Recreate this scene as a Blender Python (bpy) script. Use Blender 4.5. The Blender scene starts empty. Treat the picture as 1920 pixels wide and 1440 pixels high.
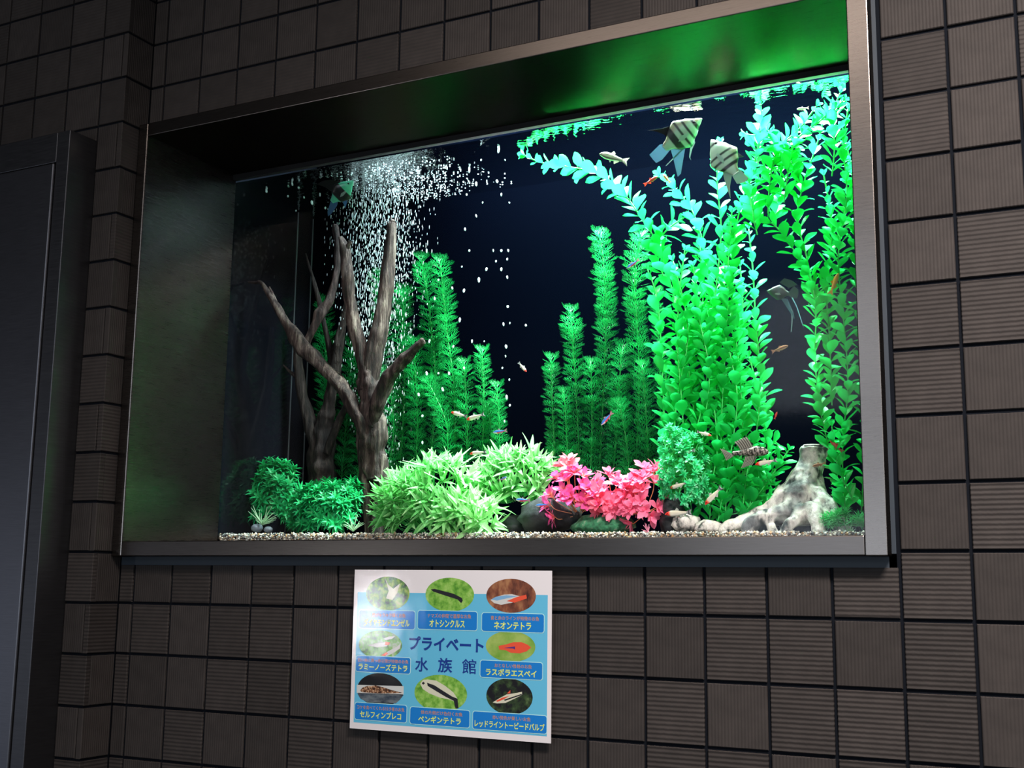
import bpy, math, random
from mathutils import Vector, Matrix, noise

random.seed(7)
S = bpy.context.scene
COL = S.collection
PI = math.pi

# ------------------------------------------------------------------ camera
CAM = Vector((1.825015, -1.875212, 0.0416977))
YAW, PITCH, ROLL, FPX = -0.47728352, 0.16421147, 0.01221612, 2293.80877
_f = Vector((math.sin(YAW) * math.cos(PITCH), math.cos(YAW) * math.cos(PITCH), math.sin(PITCH)))
_r = Vector((math.cos(YAW), -math.sin(YAW), 0)); _u = _r.cross(_f)
CF = _f
CR = _r * math.cos(ROLL) + _u * math.sin(ROLL)
CU = _u * math.cos(ROLL) - _r * math.sin(ROLL)
cam_d = bpy.data.cameras.new('camera')
cam_d.sensor_fit = 'HORIZONTAL'; cam_d.sensor_width = 36; cam_d.lens = FPX / 1920 * 36
cam_d.clip_start = 0.02; cam_d.clip_end = 50
cam = bpy.data.objects.new('camera', cam_d); COL.objects.link(cam)
cam.matrix_world = Matrix(((CR.x, CU.x, -CF.x, CAM.x), (CR.y, CU.y, -CF.y, CAM.y), (CR.z, CU.z, -CF.z, CAM.z), (0, 0, 0, 1)))
S.camera = cam

# ------------------------------------------------------------------ world, lamps, exposure
S.view_settings.view_transform = 'Standard'
S.view_settings.look = 'None'
S.view_settings.gamma = 1.0
S.view_settings.use_curve_mapping = False
S.view_settings.exposure = 0.0
W = bpy.data.worlds.new('world'); S.world = W; W.use_nodes = True
W.node_tree.nodes['Background'].inputs[0].default_value = (0.55, 0.62, 0.8, 1)
W.node_tree.nodes['Background'].inputs[1].default_value = 0.05


def area(name, loc, target, sx, sy, power, col, spread=PI):
    d = bpy.data.lights.new(name, 'AREA'); d.shape = 'RECTANGLE'; d.size = sx; d.size_y = sy
    d.energy = power; d.color = col; d.spread = spread
    o = bpy.data.objects.new(name, d); COL.objects.link(o)
    o.location = loc
    o.rotation_euler = (Vector(target) - Vector(loc)).to_track_quat('-Z', 'Y').to_euler()
    return o


# lamps of the tank hood, above the water
area('hood_lamp', (1.20, 0.41, 1.17), (1.20, 0.41, 0), 0.50, 0.14, 115.0, (0.70, 1.0, 0.90))
area('hood_lamp', (0.78, 0.41, 1.17), (0.78, 0.41, 0), 0.34, 0.14, 48.0, (0.86, 1.0, 0.93))
area('hood_lamp', (0.50, 0.43, 1.17), (0.50, 0.43, 0), 0.16, 0.14, 14.0, (0.76, 0.95, 1.0))
# lamps and daylight of the room
area('ceiling_lamp', (2.25, -1.45, 1.87), (1.75, 0, 0.25), 0.7, 0.35, 44.0, (1.0, 0.89, 0.83), math.radians(92))
area('ceiling_lamp', (0.66, -1.95, 1.87), (0.66, -1.90, 0), 1.4, 0.30, 15.0, (1.0, 0.85, 0.74))
area('window_daylight', (0.44, -4.6, 1.42), (0.9, 0, 0.4), 1.15, 0.70, 10.0, (0.78, 0.88, 1.0))
area('window_daylight', (0.60, -4.6, 0.20), (0.9, 0, 0.2), 1.8, 0.50, 17.0, (0.78, 0.88, 1.0))
area('window_daylight', (3.5, -3.6, 0.35), (0.0, 0, 0.4), 0.8, 2.0, 22.0, (0.85, 0.93, 1.0))
area('doorway_daylight', (-1.60, -3.3, -0.12), (0.55, 0, 0), 0.06, 0.26, 4.0, (0.95, 0.97, 1.0))
area('side_daylight', (-4.7, -3.7, -0.5), (-0.4, 0, 0), 2.2, 1.6, 6.0, (0.7, 0.8, 1.0))


def ray(px, py):
    return CF + CR * ((px - 960) / FPX) + CU * ((720 - py) / FPX)


def at(px, py, Y):
    """a place in the room, read off the photograph at depth Y behind the wall face"""
    d = ray(px, py)
    return CAM + d * ((Y - CAM.y) / d.y)


def pxsize(p):
    """metres per photo pixel at point p"""
    return (p - CAM).dot(CF) / FPX


# ------------------------------------------------------------------ materials
def mat(name, base=(0.5, 0.5, 0.5), rough=0.5, metal=0.0, spec=0.5):
    m = bpy.data.materials.new(name); m.use_nodes = True
    b = m.node_tree.nodes['Principled BSDF']
    b.inputs['Base Color'].default_value = (*base, 1)
    b.inputs['Roughness'].default_value = rough
    b.inputs['Metallic'].default_value = metal
    b.inputs['Specular IOR Level'].default_value = spec
    return m


class NT:
    def __init__(s, m):
        s.t = m.node_tree; s.n = s.t.nodes; s.l = s.t.links
        s.b = s.n.get('Principled BSDF'); s.out = s.n['Material Output']

    def new(s, kind, **kw):
        n = s.n.new(kind)
        for k, v in kw.items():
            if k.startswith('i_'):
                key = k[2:]
                n.inputs[int(key) if key.isdigit() else key.replace('_', ' ')].default_value = v
            else:
                setattr(n, k, v)
        return n

    def link(s, a, b): s.l.new(a, b)

    def coords(s, scale=(1, 1, 1), kind='Object'):
        tc = s.new('ShaderNodeTexCoord'); mp = s.new('ShaderNodeMapping')
        mp.inputs['Scale'].default_value = scale
        s.link(tc.outputs[kind], mp.inputs[0]); return mp.outputs[0]

    def noise(s, vec, scale, detail=3, rough=0.5):
        n = s.new('ShaderNodeTexNoise'); n.inputs['Scale'].default_value = scale
        n.inputs['Detail'].default_value = detail; n.inputs['Roughness'].default_value = rough
        s.link(vec, n.inputs['Vector']); return n.outputs['Fac']

    def ramp(s, fac, stops):
        r = s.new('ShaderNodeValToRGB'); e = r.color_ramp.elements
        while len(e) < len(stops): e.new(0.5)
        for k, (p, c) in enumerate(stops):
            e[k].position = p; e[k].color = (*c, 1)
        s.link(fac, r.inputs[0]); return r.outputs[0]

    def bump(s, h, strength, dist):
        b = s.new('ShaderNodeBump'); b.inputs['Strength'].default_value = strength
        b.inputs['Distance'].default_value = dist
        s.link(h, b.inputs['Height']); s.link(b.outputs[0], s.b.inputs['Normal']); return b


def tile_material(name, axis):
    m = mat(name, rough=0.72, spec=0.25); t = NT(m)
    v = t.coords()
    oi = t.new('ShaderNodeObjectInfo')
    n = t.noise(v, 35, 4)
    base = t.ramp(n, [(0.25, (0.030, 0.0255, 0.024)), (0.75, (0.042, 0.0355, 0.033))])
    hs = t.new('ShaderNodeHueSaturation')
    mr = t.new('ShaderNodeMapRange', i_3=0.86, i_4=1.14); t.link(oi.outputs['Random'], mr.inputs[0])
    t.link(mr.outputs[0], hs.inputs['Value']); t.link(base, hs.inputs['Color'])
    t.link(hs.outputs[0], t.b.inputs['Base Color'])
    w = t.new('ShaderNodeTexWave', wave_type='BANDS', bands_direction=axis, wave_profile='SIN')
    w.inputs['Scale'].default_value = 44 if axis == 'Z' else 60
    w.inputs['Distortion'].default_value = 0.6; w.inputs['Detail'].default_value = 2
    w.inputs['Detail Scale'].default_value = 3
    t.link(v, w.inputs['Vector'])
    t.bump(w.outputs['Fac'], 0.45 if axis == 'Z' else 0.4, 0.0022 if axis == 'Z' else 0.001)
    return m


M_TILE_H = tile_material('ribbed_tile_across', 'Z')
M_TILE_V = tile_material('ribbed_tile_upright', 'X')
M_MORTAR = mat('dark_mortar', (0.005, 0.0065, 0.010), 0.9, spec=0.1)
M_SEAL = mat('sealant', (0.028, 0.04, 0.055), 0.6)


def brushed(name, base, rough, scale, metal=1.0):
    m = mat(name, base, rough, metal); t = NT(m)
    t.b.inputs['Specular Tint'].default_value = (0.18, 0.18, 0.18, 1)
    n = t.noise(t.coords(scale), 1.0, 5, 0.6)
    t.link(t.ramp(n, [(0.2, tuple(c * 0.82 for c in base)), (0.8, tuple(c * 1.15 for c in base))]), t.b.inputs['Base Color'])
    t.bump(n, 0.03, 0.0004)
    mr = t.new('ShaderNodeMapRange', i_3=rough * 0.85, i_4=rough * 1.15)
    t.link(n, mr.inputs[0]); t.link(mr.outputs[0], t.b.inputs['Roughness'])
    return m


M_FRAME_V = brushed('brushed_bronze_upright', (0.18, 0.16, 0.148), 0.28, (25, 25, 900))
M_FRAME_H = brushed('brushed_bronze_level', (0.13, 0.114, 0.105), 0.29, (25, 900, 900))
M_DOOR = brushed('brushed_door_metal', (0.20, 0.20, 0.22), 0.38, (20, 20, 700))
M_DOORF = brushed('dark_door_frame', (0.13, 0.13, 0.14), 0.42, (20, 20, 300))
M_BLACK = mat('black_trim', (0.008, 0.008, 0.009), 0.6)
M_NAVY = mat('navy_backing', (0.0003, 0.0006, 0.0018), 0.8, spec=0.0)
M_SIDE = mat('dark_side_glass', (0.004, 0.005, 0.008), 0.07, spec=0.5)
M_FLOOR = mat('floor_stone', (0.08, 0.075, 0.07), 0.5)
M_CEIL = mat('ceiling_paint', (0.10, 0.10, 0.10), 0.8)


def fresnel_sheet(name, ior, rough, bump=None):
    m = bpy.data.materials.new(name); m.use_nodes = True
    nt = m.node_tree; nt.nodes.remove(nt.nodes['Principled BSDF'])
    t = NT(m)
    tr = t.new('ShaderNodeBsdfTransparent'); gl = t.new('ShaderNodeBsdfGlossy', i_Roughness=rough)
    fr = t.new('ShaderNodeFresnel', i_IOR=ior); mx = t.new('ShaderNodeMixShader')
    t.link(fr.outputs[0], mx.inputs[0]); t.link(tr.outputs[0], mx.inputs[1]); t.link(gl.outputs[0], mx.inputs[2])
    t.link(mx.outputs[0], t.out.inputs['Surface'])
    if bump:
        n = t.noise(t.coords(bump[2]), bump[0], 3)
        b = t.new('ShaderNodeBump', i_Strength=0.5, i_Distance=bump[1])
        t.link(n, b.inputs['Height']); t.link(b.outputs[0], gl.inputs['Normal'])
    return m


M_GLASS = fresnel_sheet('tank_glass', 1.18, 0.07)
M_WATER = fresnel_sheet('water_surface', 1.33, 0.01, (38, 0.0035, (1, 1.6, 1)))


def leaf_material(name, stops, trans=0.45, rough=0.4, var=0.2, attr=False, tcol=None):
    """plastic leaf: diffuse and light shining through; the colour runs along the leaf (local x) or comes from the mesh"""
    m = mat(name, rough=rough, spec=0.35); t = NT(m)
    if attr:
        a = t.new('ShaderNodeAttribute', attribute_name='Col'); colour = a.outputs['Color']
    else:
        tc = t.new('ShaderNodeTexCoord'); sp = t.new('ShaderNodeSeparateXYZ')
        t.link(tc.outputs['Object'], sp.inputs[0]); colour = t.ramp(sp.outputs[0], stops)
    oi = t.new('ShaderNodeObjectInfo'); hs = t.new('ShaderNodeHueSaturation')
    mr = t.new('ShaderNodeMapRange', i_3=1 - var, i_4=1 + var); t.link(oi.outputs['Random'], mr.inputs[0])
    t.link(mr.outputs[0], hs.inputs['Value'])
    t.link(colour, hs.inputs['Color'])
    t.link(hs.outputs[0], t.b.inputs['Base Color'])
    tl = t.new('ShaderNodeBsdfTranslucent'); mx = t.new('ShaderNodeMixShader', i_0=trans)
    t.link(hs.outputs[0], tl.inputs[0]); t.link(t.b.outputs[0], mx.inputs[1]); t.link(tl.outputs[0], mx.inputs[2])
    t.link(mx.outputs[0], t.out.inputs['Surface'])
    return m


M_BROAD = leaf_material('broad_leaf_plastic', [(0.0, (0.015, 0.60, 0.10)), (1.0, (0.02, 0.70, 0.155))])
M_STEMG = mat('green_stem', (0.04, 0.5, 0.10), 0.4)
M_STEMD = mat('dark_green_stem', (0.01, 0.22, 0.04), 0.5)
M_FERN = leaf_material('feathery_leaf_plastic', [(0.0, (0.006, 0.27, 0.055)), (1.0, (0.022, 0.42, 0.11))], 0.35)
M_PALE = leaf_material('pale_grass_plastic', [(0.0, (0.10, 0.55, 0.10)), (0.6, (0.32, 0.80, 0.30)), (1.0, (0.62, 0.95, 0.52))], 0.4, var=.38)
M_PINK = leaf_material('pink_leaf_plastic', [(0.0, (0.9, 0.42, 0.16)), (0.35, (0.95, 0.26, 0.32)), (0.7, (0.95, 0.15, 0.50))], 0.35, var=0.12)
M_PINKG = leaf_material('pale_tip_leaf_plastic', [(0.0, (0.85, 0.5, 0.3)), (0.5, (0.7, 0.8, 0.45)), (1.0, (0.45, 0.8, 0.45))], 0.35)
M_BUSH = leaf_material('bushy_leaf_plastic', [(0.0, (0.014, 0.42, 0.12)), (0.8, (0.03, 0.58, 0.22))], 0.3)
M_TURQ = leaf_material('fine_leaf_plastic', [(0.0, (0.05, 0.70, 0.28)), (0.8, (0.35, 0.95, 0.60))], 0.35)
M_WHITE = leaf_material('whitish_sprout_plastic', [(0.0, (0.55, 0.85, 0.58)), (1.0, (0.62, 0.88, 0.66))], 0.3)
M_MOSS = leaf_material('moss_plastic', [(0.0, (0.04, 0.6, 0.15)), (1.0, (0.1, 0.75, 0.25))], 0.3)


def wood_material(name, k):
    m = mat(name, rough=0.75, spec=0.25); t = NT(m)
    v = t.coords((1, 1, 0.13))
    n1 = t.noise(v, 85, 6, 0.7); n2 = t.noise(t.coords((1, 1, 0.5)), 9, 3)
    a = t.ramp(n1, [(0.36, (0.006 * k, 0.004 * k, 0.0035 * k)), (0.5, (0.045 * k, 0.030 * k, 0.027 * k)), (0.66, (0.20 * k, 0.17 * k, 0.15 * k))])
    b = t.ramp(n2, [(0.38, (0.32, 0.25, 0.26)), (0.62, (1.0, 0.97, 0.93))])
    mx = t.new('ShaderNodeMix', data_type='RGBA', blend_type='MULTIPLY'); mx.inputs[0].default_value = 1
    t.link(a, mx.inputs[6]); t.link(b, mx.inputs[7]); t.link(mx.outputs[2], t.b.inputs['Base Color'])
    t.bump(n1, 1.0, 0.006)
    return m


def stump_material():
    m = mat('grey_stump', rough=0.8, spec=0.2); t = NT(m)
    n = t.noise(t.coords((1, 1, 0.6)), 48, 5, 0.6); n2 = t.noise(t.coords(), 17, 3)
    a = t.ramp(n, [(0.36, (0.05, 0.06, 0.06)), (0.47, (0.55, 0.53, 0.50)), (0.65, (0.90, 0.88, 0.83))])
    b = t.ramp(n2, [(0.38, (0.18, 0.20, 0.22)), (0.50, (1, 1, 1))])
    mx = t.new('ShaderNodeMix', data_type='RGBA', blend_type='MULTIPLY'); mx.inputs[0].default_value = 1
    t.link(a, mx.inputs[6]); t.link(b, mx.inputs[7]); t.link(mx.outputs[2], t.b.inputs['Base Color'])
    t.bump(n, 0.9, 0.006)
    return m


M_WOOD = wood_material('driftwood', 1.0); M_WOOD_SHADE = wood_material('shaded_driftwood', 0.35); M_STUMP = stump_material()  # rear driftwood has its shade put into a darker copy of the wood colour
M_STONE = mat('slate_stone', (0.03, 0.034, 0.042), 0.7); _t = NT(M_STONE)
_n = _t.noise(_t.coords(), 60, 5); _t.link(_t.ramp(_n, [(0.40, (0.003, 0.004, 0.006)), (0.80, (0.03, 0.036, 0.045))]), _t.b.inputs['Base Color']); _t.bump(_n, 0.6, 0.004)
M_COL = mat('painted_skin', rough=0.28, spec=0.6); _t = NT(M_COL)
_a = _t.new('ShaderNodeAttribute', attribute_name='Col'); _t.link(_a.outputs['Color'], _t.b.inputs['Base Color'])
M_GRAVEL = mat('gravel_stones', rough=0.6); _t = NT(M_GRAVEL)
_a = _t.new('ShaderNodeAttribute', attribute_name='Col'); _t.link(_a.outputs['Color'], _t.b.inputs['Base Color'])
M_FIN = leaf_material('fish_fin', None, 0.4, 0.3, 0.0, attr=True)
M_EYE = mat('fish_eye', (0.01, 0.01, 0.012), 0.1)
M_BUB = leaf_material('bubble_film', [(0, (0.86, 0.96, 0.98)), (1, (0.86, 0.96, 0.98))], 0.5, 0.1, 0.05)


# ------------------------------------------------------------------ mesh helpers
def mesh(name, vs, fs, m=None, smooth=False, cols=None):
    me = bpy.data.meshes.new(name); me.from_pydata([tuple(v) for v in vs], [], fs); me.update()
    if m: me.materials.append(m)
    if smooth: me.polygons.foreach_set('use_smooth', [True] * len(me.polygons))
    if cols:
        ca = me.color_attributes.new('Col', 'FLOAT_COLOR', 'POINT')
        ca.data.foreach_set('color', [x for c in cols for x in (c[0], c[1], c[2], 1.0)])
    return me


def link(name, me, parent=None, M=None):
    o = bpy.data.objects.new(name, me); COL.objects.link(o)
    if parent is not None: o.parent = parent
    if M is not None: o.matrix_basis = M
    return o


def tag(o, label=None, cat=None, group=None, kind=None):
    if label: o['label'] = label
    if cat: o['category'] = cat
    if group: o['group'] = group
    if kind: o['kind'] = kind
    return o


def root(name, loc, label, cat, group=None):
    o = bpy.data.objects.new(name, None); COL.objects.link(o); o.location = loc
    o.empty_display_size = 0.02
    return tag(o, label, cat, group)


def box_vf(x0, x1, y0, y1, z0, z1, base=0):
    v = [(x0, y0, z0), (x1, y0, z0), (x1, y1, z0), (x0, y1, z0), (x0, y0, z1), (x1, y0, z1), (x1, y1, z1), (x0, y1, z1)]
    f = [(0, 3, 2, 1), (4, 5, 6, 7), (0, 1, 5, 4), (1, 2, 6, 5), (2, 3, 7, 6), (3, 0, 4, 7)]
    return v, [tuple(i + base for i in q) for q in f]


def boxes(name, lst, m):
    V, F = [], []
    for b in lst:
        v, f = box_vf(*b, base=len(V)); V += v; F += f
    return mesh(name, V, F, m)


def bevel_box(name, b, m, w=0.002):
    """box with chamfered edges"""
    import bmesh
    bm = bmesh.new(); v, f = box_vf(*b)
    bv = [bm.verts.new(p) for p in v]
    for q in f: bm.faces.new([bv[i] for i in q])
    bmesh.ops.bevel(bm, geom=list(bm.edges), offset=w, segments=2, affect='EDGES', profile=0.5)
    me = bpy.data.meshes.new(name); bm.to_mesh(me); bm.free(); me.materials.append(m)
    return me


def structure(name, me, label=None):
    o = link(name, me); o['kind'] = 'structure'
    if label: o['label'] = label
    return o


# ------------------------------------------------------------------ walls
XR = -0.037         # inner corner / return face
YS = -0.075         # face of the wall that carries the door
MO = 0.0045         # mortar sits this far behind the tile faces
G = 0.0026          # half joint
FZ = -1.45          # floor level
FX0, FX1, FZ0, FZ1 = -0.035, 1.489, 0.0925, 1.007     # outer size of the metal surround
RX0, RX1 = -0.5, 4.2
wall_back = structure('wall_back', boxes('wall_back', [
    (XR, FX0 + .02, MO, 0.14, FZ, 1.9), (FX0 + .02, FX1 - .02, MO, 0.14, FZ, FZ0 + .02),
    (FX0 + .02, FX1 - .02, MO, 0.14, FZ1 - .02, 1.9), (FX1 - .02, RX1, MO, 0.14, FZ, 1.9)], M_MORTAR))
wall_left = structure('wall_left', boxes('wall_left', [
    (-0.107, XR - MO, YS + MO, 0.14, FZ, 1.9), (-1.6, -0.107, YS + MO, 0.0, 0.962, 1.9)], M_MORTAR))
structure('floor', boxes('floor', [(-6, RX1, -6, 0.14, FZ - .1, FZ)], M_FLOOR))
structure('ceiling', boxes('ceiling', [(-6, RX1, -6, 0.14, 1.9, 2.0)], M_CEIL))

_tile_cache = {}


def tile_mesh(w, h, kind, depth=0.012):
    key = (round(w, 4), round(h, 4), kind)
    if key not in _tile_cache:
        a, b, c = w / 2, h / 2, 0.0012
        v = [(-a, c, -b), (a, c, -b), (a, c, b), (-a, c, b), (-a + c, 0, -b + c), (a - c, 0, -b + c), (a - c, 0, b - c), (-a + c, 0, b - c),
             (-a, depth, -b), (a, depth, -b), (a, depth, b), (-a, depth, b)]
        f = [(4, 5, 6, 7), (0, 1, 5, 4), (1, 2, 6, 5), (2, 3, 7, 6), (3, 0, 4, 7), (8, 9, 1, 0), (9, 10, 2, 1), (10, 11, 3, 2), (11, 8, 0, 3)]
        _tile_cache[key] = mesh('tile', v, f, M_TILE_H if kind == 0 else M_TILE_V)
    return _tile_cache[key]


def tile(parent, x0, x1, z0, z1, y, kind, rz=0.0, side_x=None):
    jit = random.uniform(-0.0006, 0.0006); tx = random.uniform(-.004, .004); tz = random.uniform(-.004, .004)
    if side_x is None:
        loc = Vector(((x0 + x1) / 2, y + jit, (z0 + z1) / 2)); R = Matrix.Rotation(tx, 4, 'X') @ Matrix.Rotation(tz, 4, 'Z')
    else:       # x0..x1 is a range of y, the tile faces +x
        loc = Vector((side_x + jit, (x0 + x1) / 2, (z0 + z1) / 2)); R = Matrix.Rotation(PI / 2, 4, 'Z')
    return link('tile', tile_mesh(x1 - x0, z1 - z0, kind), parent, Matrix.Translation(loc) @ R)


rk = random.Random(3)
PITCH_T = 0.1
SEAL = 0.0065
# rib direction of the tiles one can read in the photograph (H across, V upright)
RIBS = {}
for j_, row in {0: 'VHVHVHVHHHVHHVHHV', -1: 'HVHHVVHVHVHVHHVHV', -2: 'VVHHVHVHVHVHVHHHV', -3: 'VHVVHVHVVVVHHVHVV'}.items():
    for i_, c_ in enumerate(row): RIBS[(i_, j_)] = 0 if c_ == 'H' else 1
for i_, colm in {15: 'VVHHVVHHV', 16: 'HVVHHVVVV', 17: 'VHVVHVVHV'}.items():
    for k_, c_ in enumerate(colm): RIBS[(i_, k_ + 1)] = 0 if c_ == 'H' else 1
far_tiles = []
for j in range(-14, 18):
    z0, z1 = (j) * PITCH_T + G, (j + 1) * PITCH_T - G
    for i in range(-1, 24):
        x0, x1 = i * PITCH_T + G, (i + 1) * PITCH_T - G
        if i == -1: x0 = XR + 0.001
        kind = RIBS.get((i, j), 0 if rk.random() < (0.5 if j < 3 else 0.25) else 1)
        a0, a1, b0, b1 = x0, x1, z0, z1
        ox0, ox1, oz0, oz1 = FX0 - SEAL, FX1 + SEAL, FZ0 - SEAL - .010, FZ1 + 0.001
        if a1 > ox0 and a0 < ox1 and b1 > oz0 and b0 < oz1:
            if b0 < oz0 < b1: b1 = oz0
            elif b0 < oz1 < b1: b0 = oz1
            elif a0 < ox1 < a1: a0 = ox1
            else: continue
            if a1 - a0 < .004 or b1 - b0 < .004: continue
        near = (-4 <= j <= 13 and i <= 18)
        if near: tile(wall_back, a0, a1, b0, b1, 0.0, kind)
        else: far_tiles.append((a0, a1, 0.0, 0.012, b0, b1))
tag(link('tile_field', boxes('tile_field', far_tiles, M_TILE_H), wall_back), kind='stuff')
# sealant between surround and tiles
tag(link('sealant', boxes('sealant', [(FX1 - .004, FX1 + SEAL, 0.0015, 0.02, FZ0 - SEAL - .010, FZ1 + .01),
    (XR, FX1 + SEAL, 0.0015, 0.02, FZ0 - SEAL - .010, FZ0 + .004)], M_SEAL), wall_back), label='blue-grey sealant joint')

# the projecting strip beside the door and the wall above the door
far_tiles = []
for j in range(-14, 18):
    z0, z1 = j * PITCH_T + G, (j + 1) * PITCH_T - G
    kind, kind2 = (rk.random() < .45), (rk.random() < .45)
    if -4 <= j <= 13:
        if j % 2 == 0:
            tile(wall_left, -0.1065, XR, z0, z1, YS, int(kind))
            tile(wall_left, YS + 0.0135, -0.001, z0, z1, 0, int(kind2), side_x=XR)
        else:
            tile(wall_left, -0.1065, XR - 0.0155, z0, z1, YS, int(kind))
            tile(wall_left, YS, -0.001, z0, z1, 0, int(kind2), side_x=XR)
    else:
        far_tiles.append((-0.1065, XR, YS, YS + .012, z0, z1)); far_tiles.append((XR - .012, XR, YS + .013, 0, z0, z1))
    if j >= 9:
        for k in range(0, 14):
            x1 = -0.1065 - 2 * G - k * PITCH_T; x0 = x1 - PITCH_T + 2 * G
            zz0 = z0
            if k < 7 and j <= 13: tile(wall_left, x0, x1, zz0 if j > 9 else 0.968, z1, YS, int(rk.random() < .5))
            elif j > 9: far_tiles.append((x0, x1, YS, YS + .012, z0, z1))
tag(link('tile_field', boxes('tile_field', far_tiles, M_TILE_H), wall_left), kind='stuff')

# door with its projecting metal frame
door = root('door_1', (-0.6, -0.1, FZ), 'dark brushed metal door in a projecting frame at the left edge', 'door')
del door['category']; door['kind'] = 'structure'
DL = Vector((0.6, 0.1, -FZ))
dM = Matrix.Translation(DL)
link('door_frame', bevel_box('door_frame', (-0.1425, -0.107, -0.1485, 0.0, FZ, 0.967), M_DOORF, .0015), door, dM)
link('door_head', bevel_box('door_head', (-1.25, -0.1427, -0.1485, 0.0, 0.902, 0.967), M_DOORF, .0015), door, dM)
link('door_leaf', bevel_box('door_leaf', (-1.15, -0.1445, -0.1525, -0.11, FZ, 0.8995), M_DOOR, .0026), door, dM)
link('door_frame', bevel_box('door_frame', (-1.25, -1.152, -0.1485, 0.0, FZ, 0.902), M_DOORF, .0015), door, dM)

# ------------------------------------------------------------------ metal surround of the tank window
GY = 0.2585
sur = root('window_surround', (0.727, 0, FZ0), 'deep brushed bronze metal surround framing the lit fish tank', 'frame')
sM = Matrix.Translation(-Vector((0.727, 0, FZ0)))
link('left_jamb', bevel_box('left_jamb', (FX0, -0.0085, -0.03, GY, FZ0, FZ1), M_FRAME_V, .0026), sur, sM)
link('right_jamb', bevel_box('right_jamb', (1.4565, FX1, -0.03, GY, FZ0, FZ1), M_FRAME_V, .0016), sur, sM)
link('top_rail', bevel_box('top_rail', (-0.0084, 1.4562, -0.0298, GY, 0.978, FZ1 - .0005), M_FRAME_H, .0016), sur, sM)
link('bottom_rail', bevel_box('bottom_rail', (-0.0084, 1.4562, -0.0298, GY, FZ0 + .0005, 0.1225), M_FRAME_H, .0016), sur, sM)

# ------------------------------------------------------------------ the tank
TX0, TX1, TB = -0.012, 1.62, 0.568
WZ, BZ = 0.9635, 0.1235
tank = root('fish_tank', (0.8, 0.42, BZ), 'large built-in glass fish tank with dark navy back', 'aquarium')
tM = Matrix.Translation(-Vector((0.8, 0.42, BZ)))
tag(link('front_glass', boxes('front_glass', [(TX0, TX1, GY + .001, GY + .0012, BZ, 0.9705)], M_GLASS), tank, tM), label='clear front pane')
# a single sheet keeps the pane from doubling reflections
link('back_panel', boxes('back_panel', [(TX0 - .01, TX1 + .01, TB, TB + .01, BZ, 1.2)], M_NAVY), tank, tM)
tag(link('side_panel', boxes('side_panel', [(TX0 - .01, TX0, GY, TB, BZ, 1.2)], M_SIDE), tank, tM), label='dark mirroring end pane')
link('side_panel', boxes('side_panel', [(TX1, TX1 + .01, GY, TB, BZ, 1.2)], M_NAVY), tank, tM)
link('base', boxes('base', [(TX0 - .01, TX1 + .01, GY, TB + .01, BZ - .03, BZ)], M_BLACK), tank, tM)
link('hood', boxes('hood', [(TX0 - .01, TX1 + .01, GY, TB + .01, 1.2, 1.21), (TX0 - .01, TX1 + .01, GY, GY + .004, 0.9705, 1.2)], M_BLACK), tank, tM)
link('top_trim', boxes('top_trim', [(TX0, TX1, GY - .012, GY + .0005, 0.9665, 0.9785)], M_BLACK), tank, tM)
for px_ in (561, 590):
    p0, p1 = at(px_, 385, 0.50 if px_ < 570 else .562), at(px_ + 8, 760, 0.50 if px_ < 570 else .562)
    link('corner_seam', boxes('corner_seam', [(TX0, TX0 + .002, p0.y - .001, p0.y + .001, BZ, 0.96)], mat('clear_silicone', (0.10, 0.12, 0.13), 0.3)), tank, tM)

wv = [(TX0, GY + .002, WZ), (TX1, GY + .002, WZ), (TX1, TB, WZ), (TX0, TB, WZ)]
tag(link('water', mesh('water', wv, [(0, 1, 2, 3)], M_WATER)), 'mirror-like rippled water surface at the top of the tank', 'water', kind='stuff')


# ------------------------------------------------------------------ gravel
def gravel():
    rg = random.Random(11); V, F, C = [], [], []
    pal = [(0.55, 0.5, 0.42), (0.7, 0.66, 0.58), (0.32, 0.24, 0.16), (0.5, 0.3, 0.14), (0.08, 0.08, 0.09), (0.75, 0.75, 0.72), (0.42, 0.38, 0.33), (0.25, 0.28, 0.26)]
    octa = [(1, 0, 0), (-1, 0, 0), (0, 1, 0), (0, -1, 0), (0, 0, 1), (0, 0, -1)]
    of = [(0, 2, 4), (2, 1, 4), (1, 3, 4), (3, 0, 4), (2, 0, 5), (1, 2, 5), (3, 1, 5), (0, 3, 5)]
    def stone(x, y, z, r):
        b = len(V); c = rg.choice(pal); k = rg.uniform(.75, 1.2); a = rg.uniform(0, PI); s = [r * rg.uniform(.7, 1.25) for _ in range(3)]
        e = rg.uniform(-.8, .8)
        R = Matrix.Rotation(a, 3, 'Z') @ Matrix.Rotation(e, 3, 'X')
        for q in octa:
            p = R @ Vector((q[0] * s[0], q[1] * s[1], q[2] * s[2]))
            V.append((x + p.x, max(y + p.y, GY + .0016), z + p.z)); C.append(tuple(min(1, v * k) for v in c))
        F.extend(tuple(i + b for i in t) for t in of)
    for n in range(5200):       # against the front pane
        x = rg.uniform(TX0 + .003, 1.47)
        h = 0.149 - 0.0055 * x
        stone(x, GY + .004 + abs(rg.gauss(0, .004)), rg.uniform(BZ, h) + rg.gauss(0, .0008), rg.uniform(.0016, .0034))
    for n in range(5200):       # top of the bed
        x = rg.uniform(TX0 + .003, 1.47); y = rg.uniform(GY + .005, TB - .004)
        stone(x, y, 0.148 - 0.0055 * x + rg.uniform(-.001, .002), rg.uniform(.002, .0045))
    return mesh('gravel', V, F, M_GRAVEL, cols=C)


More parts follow.
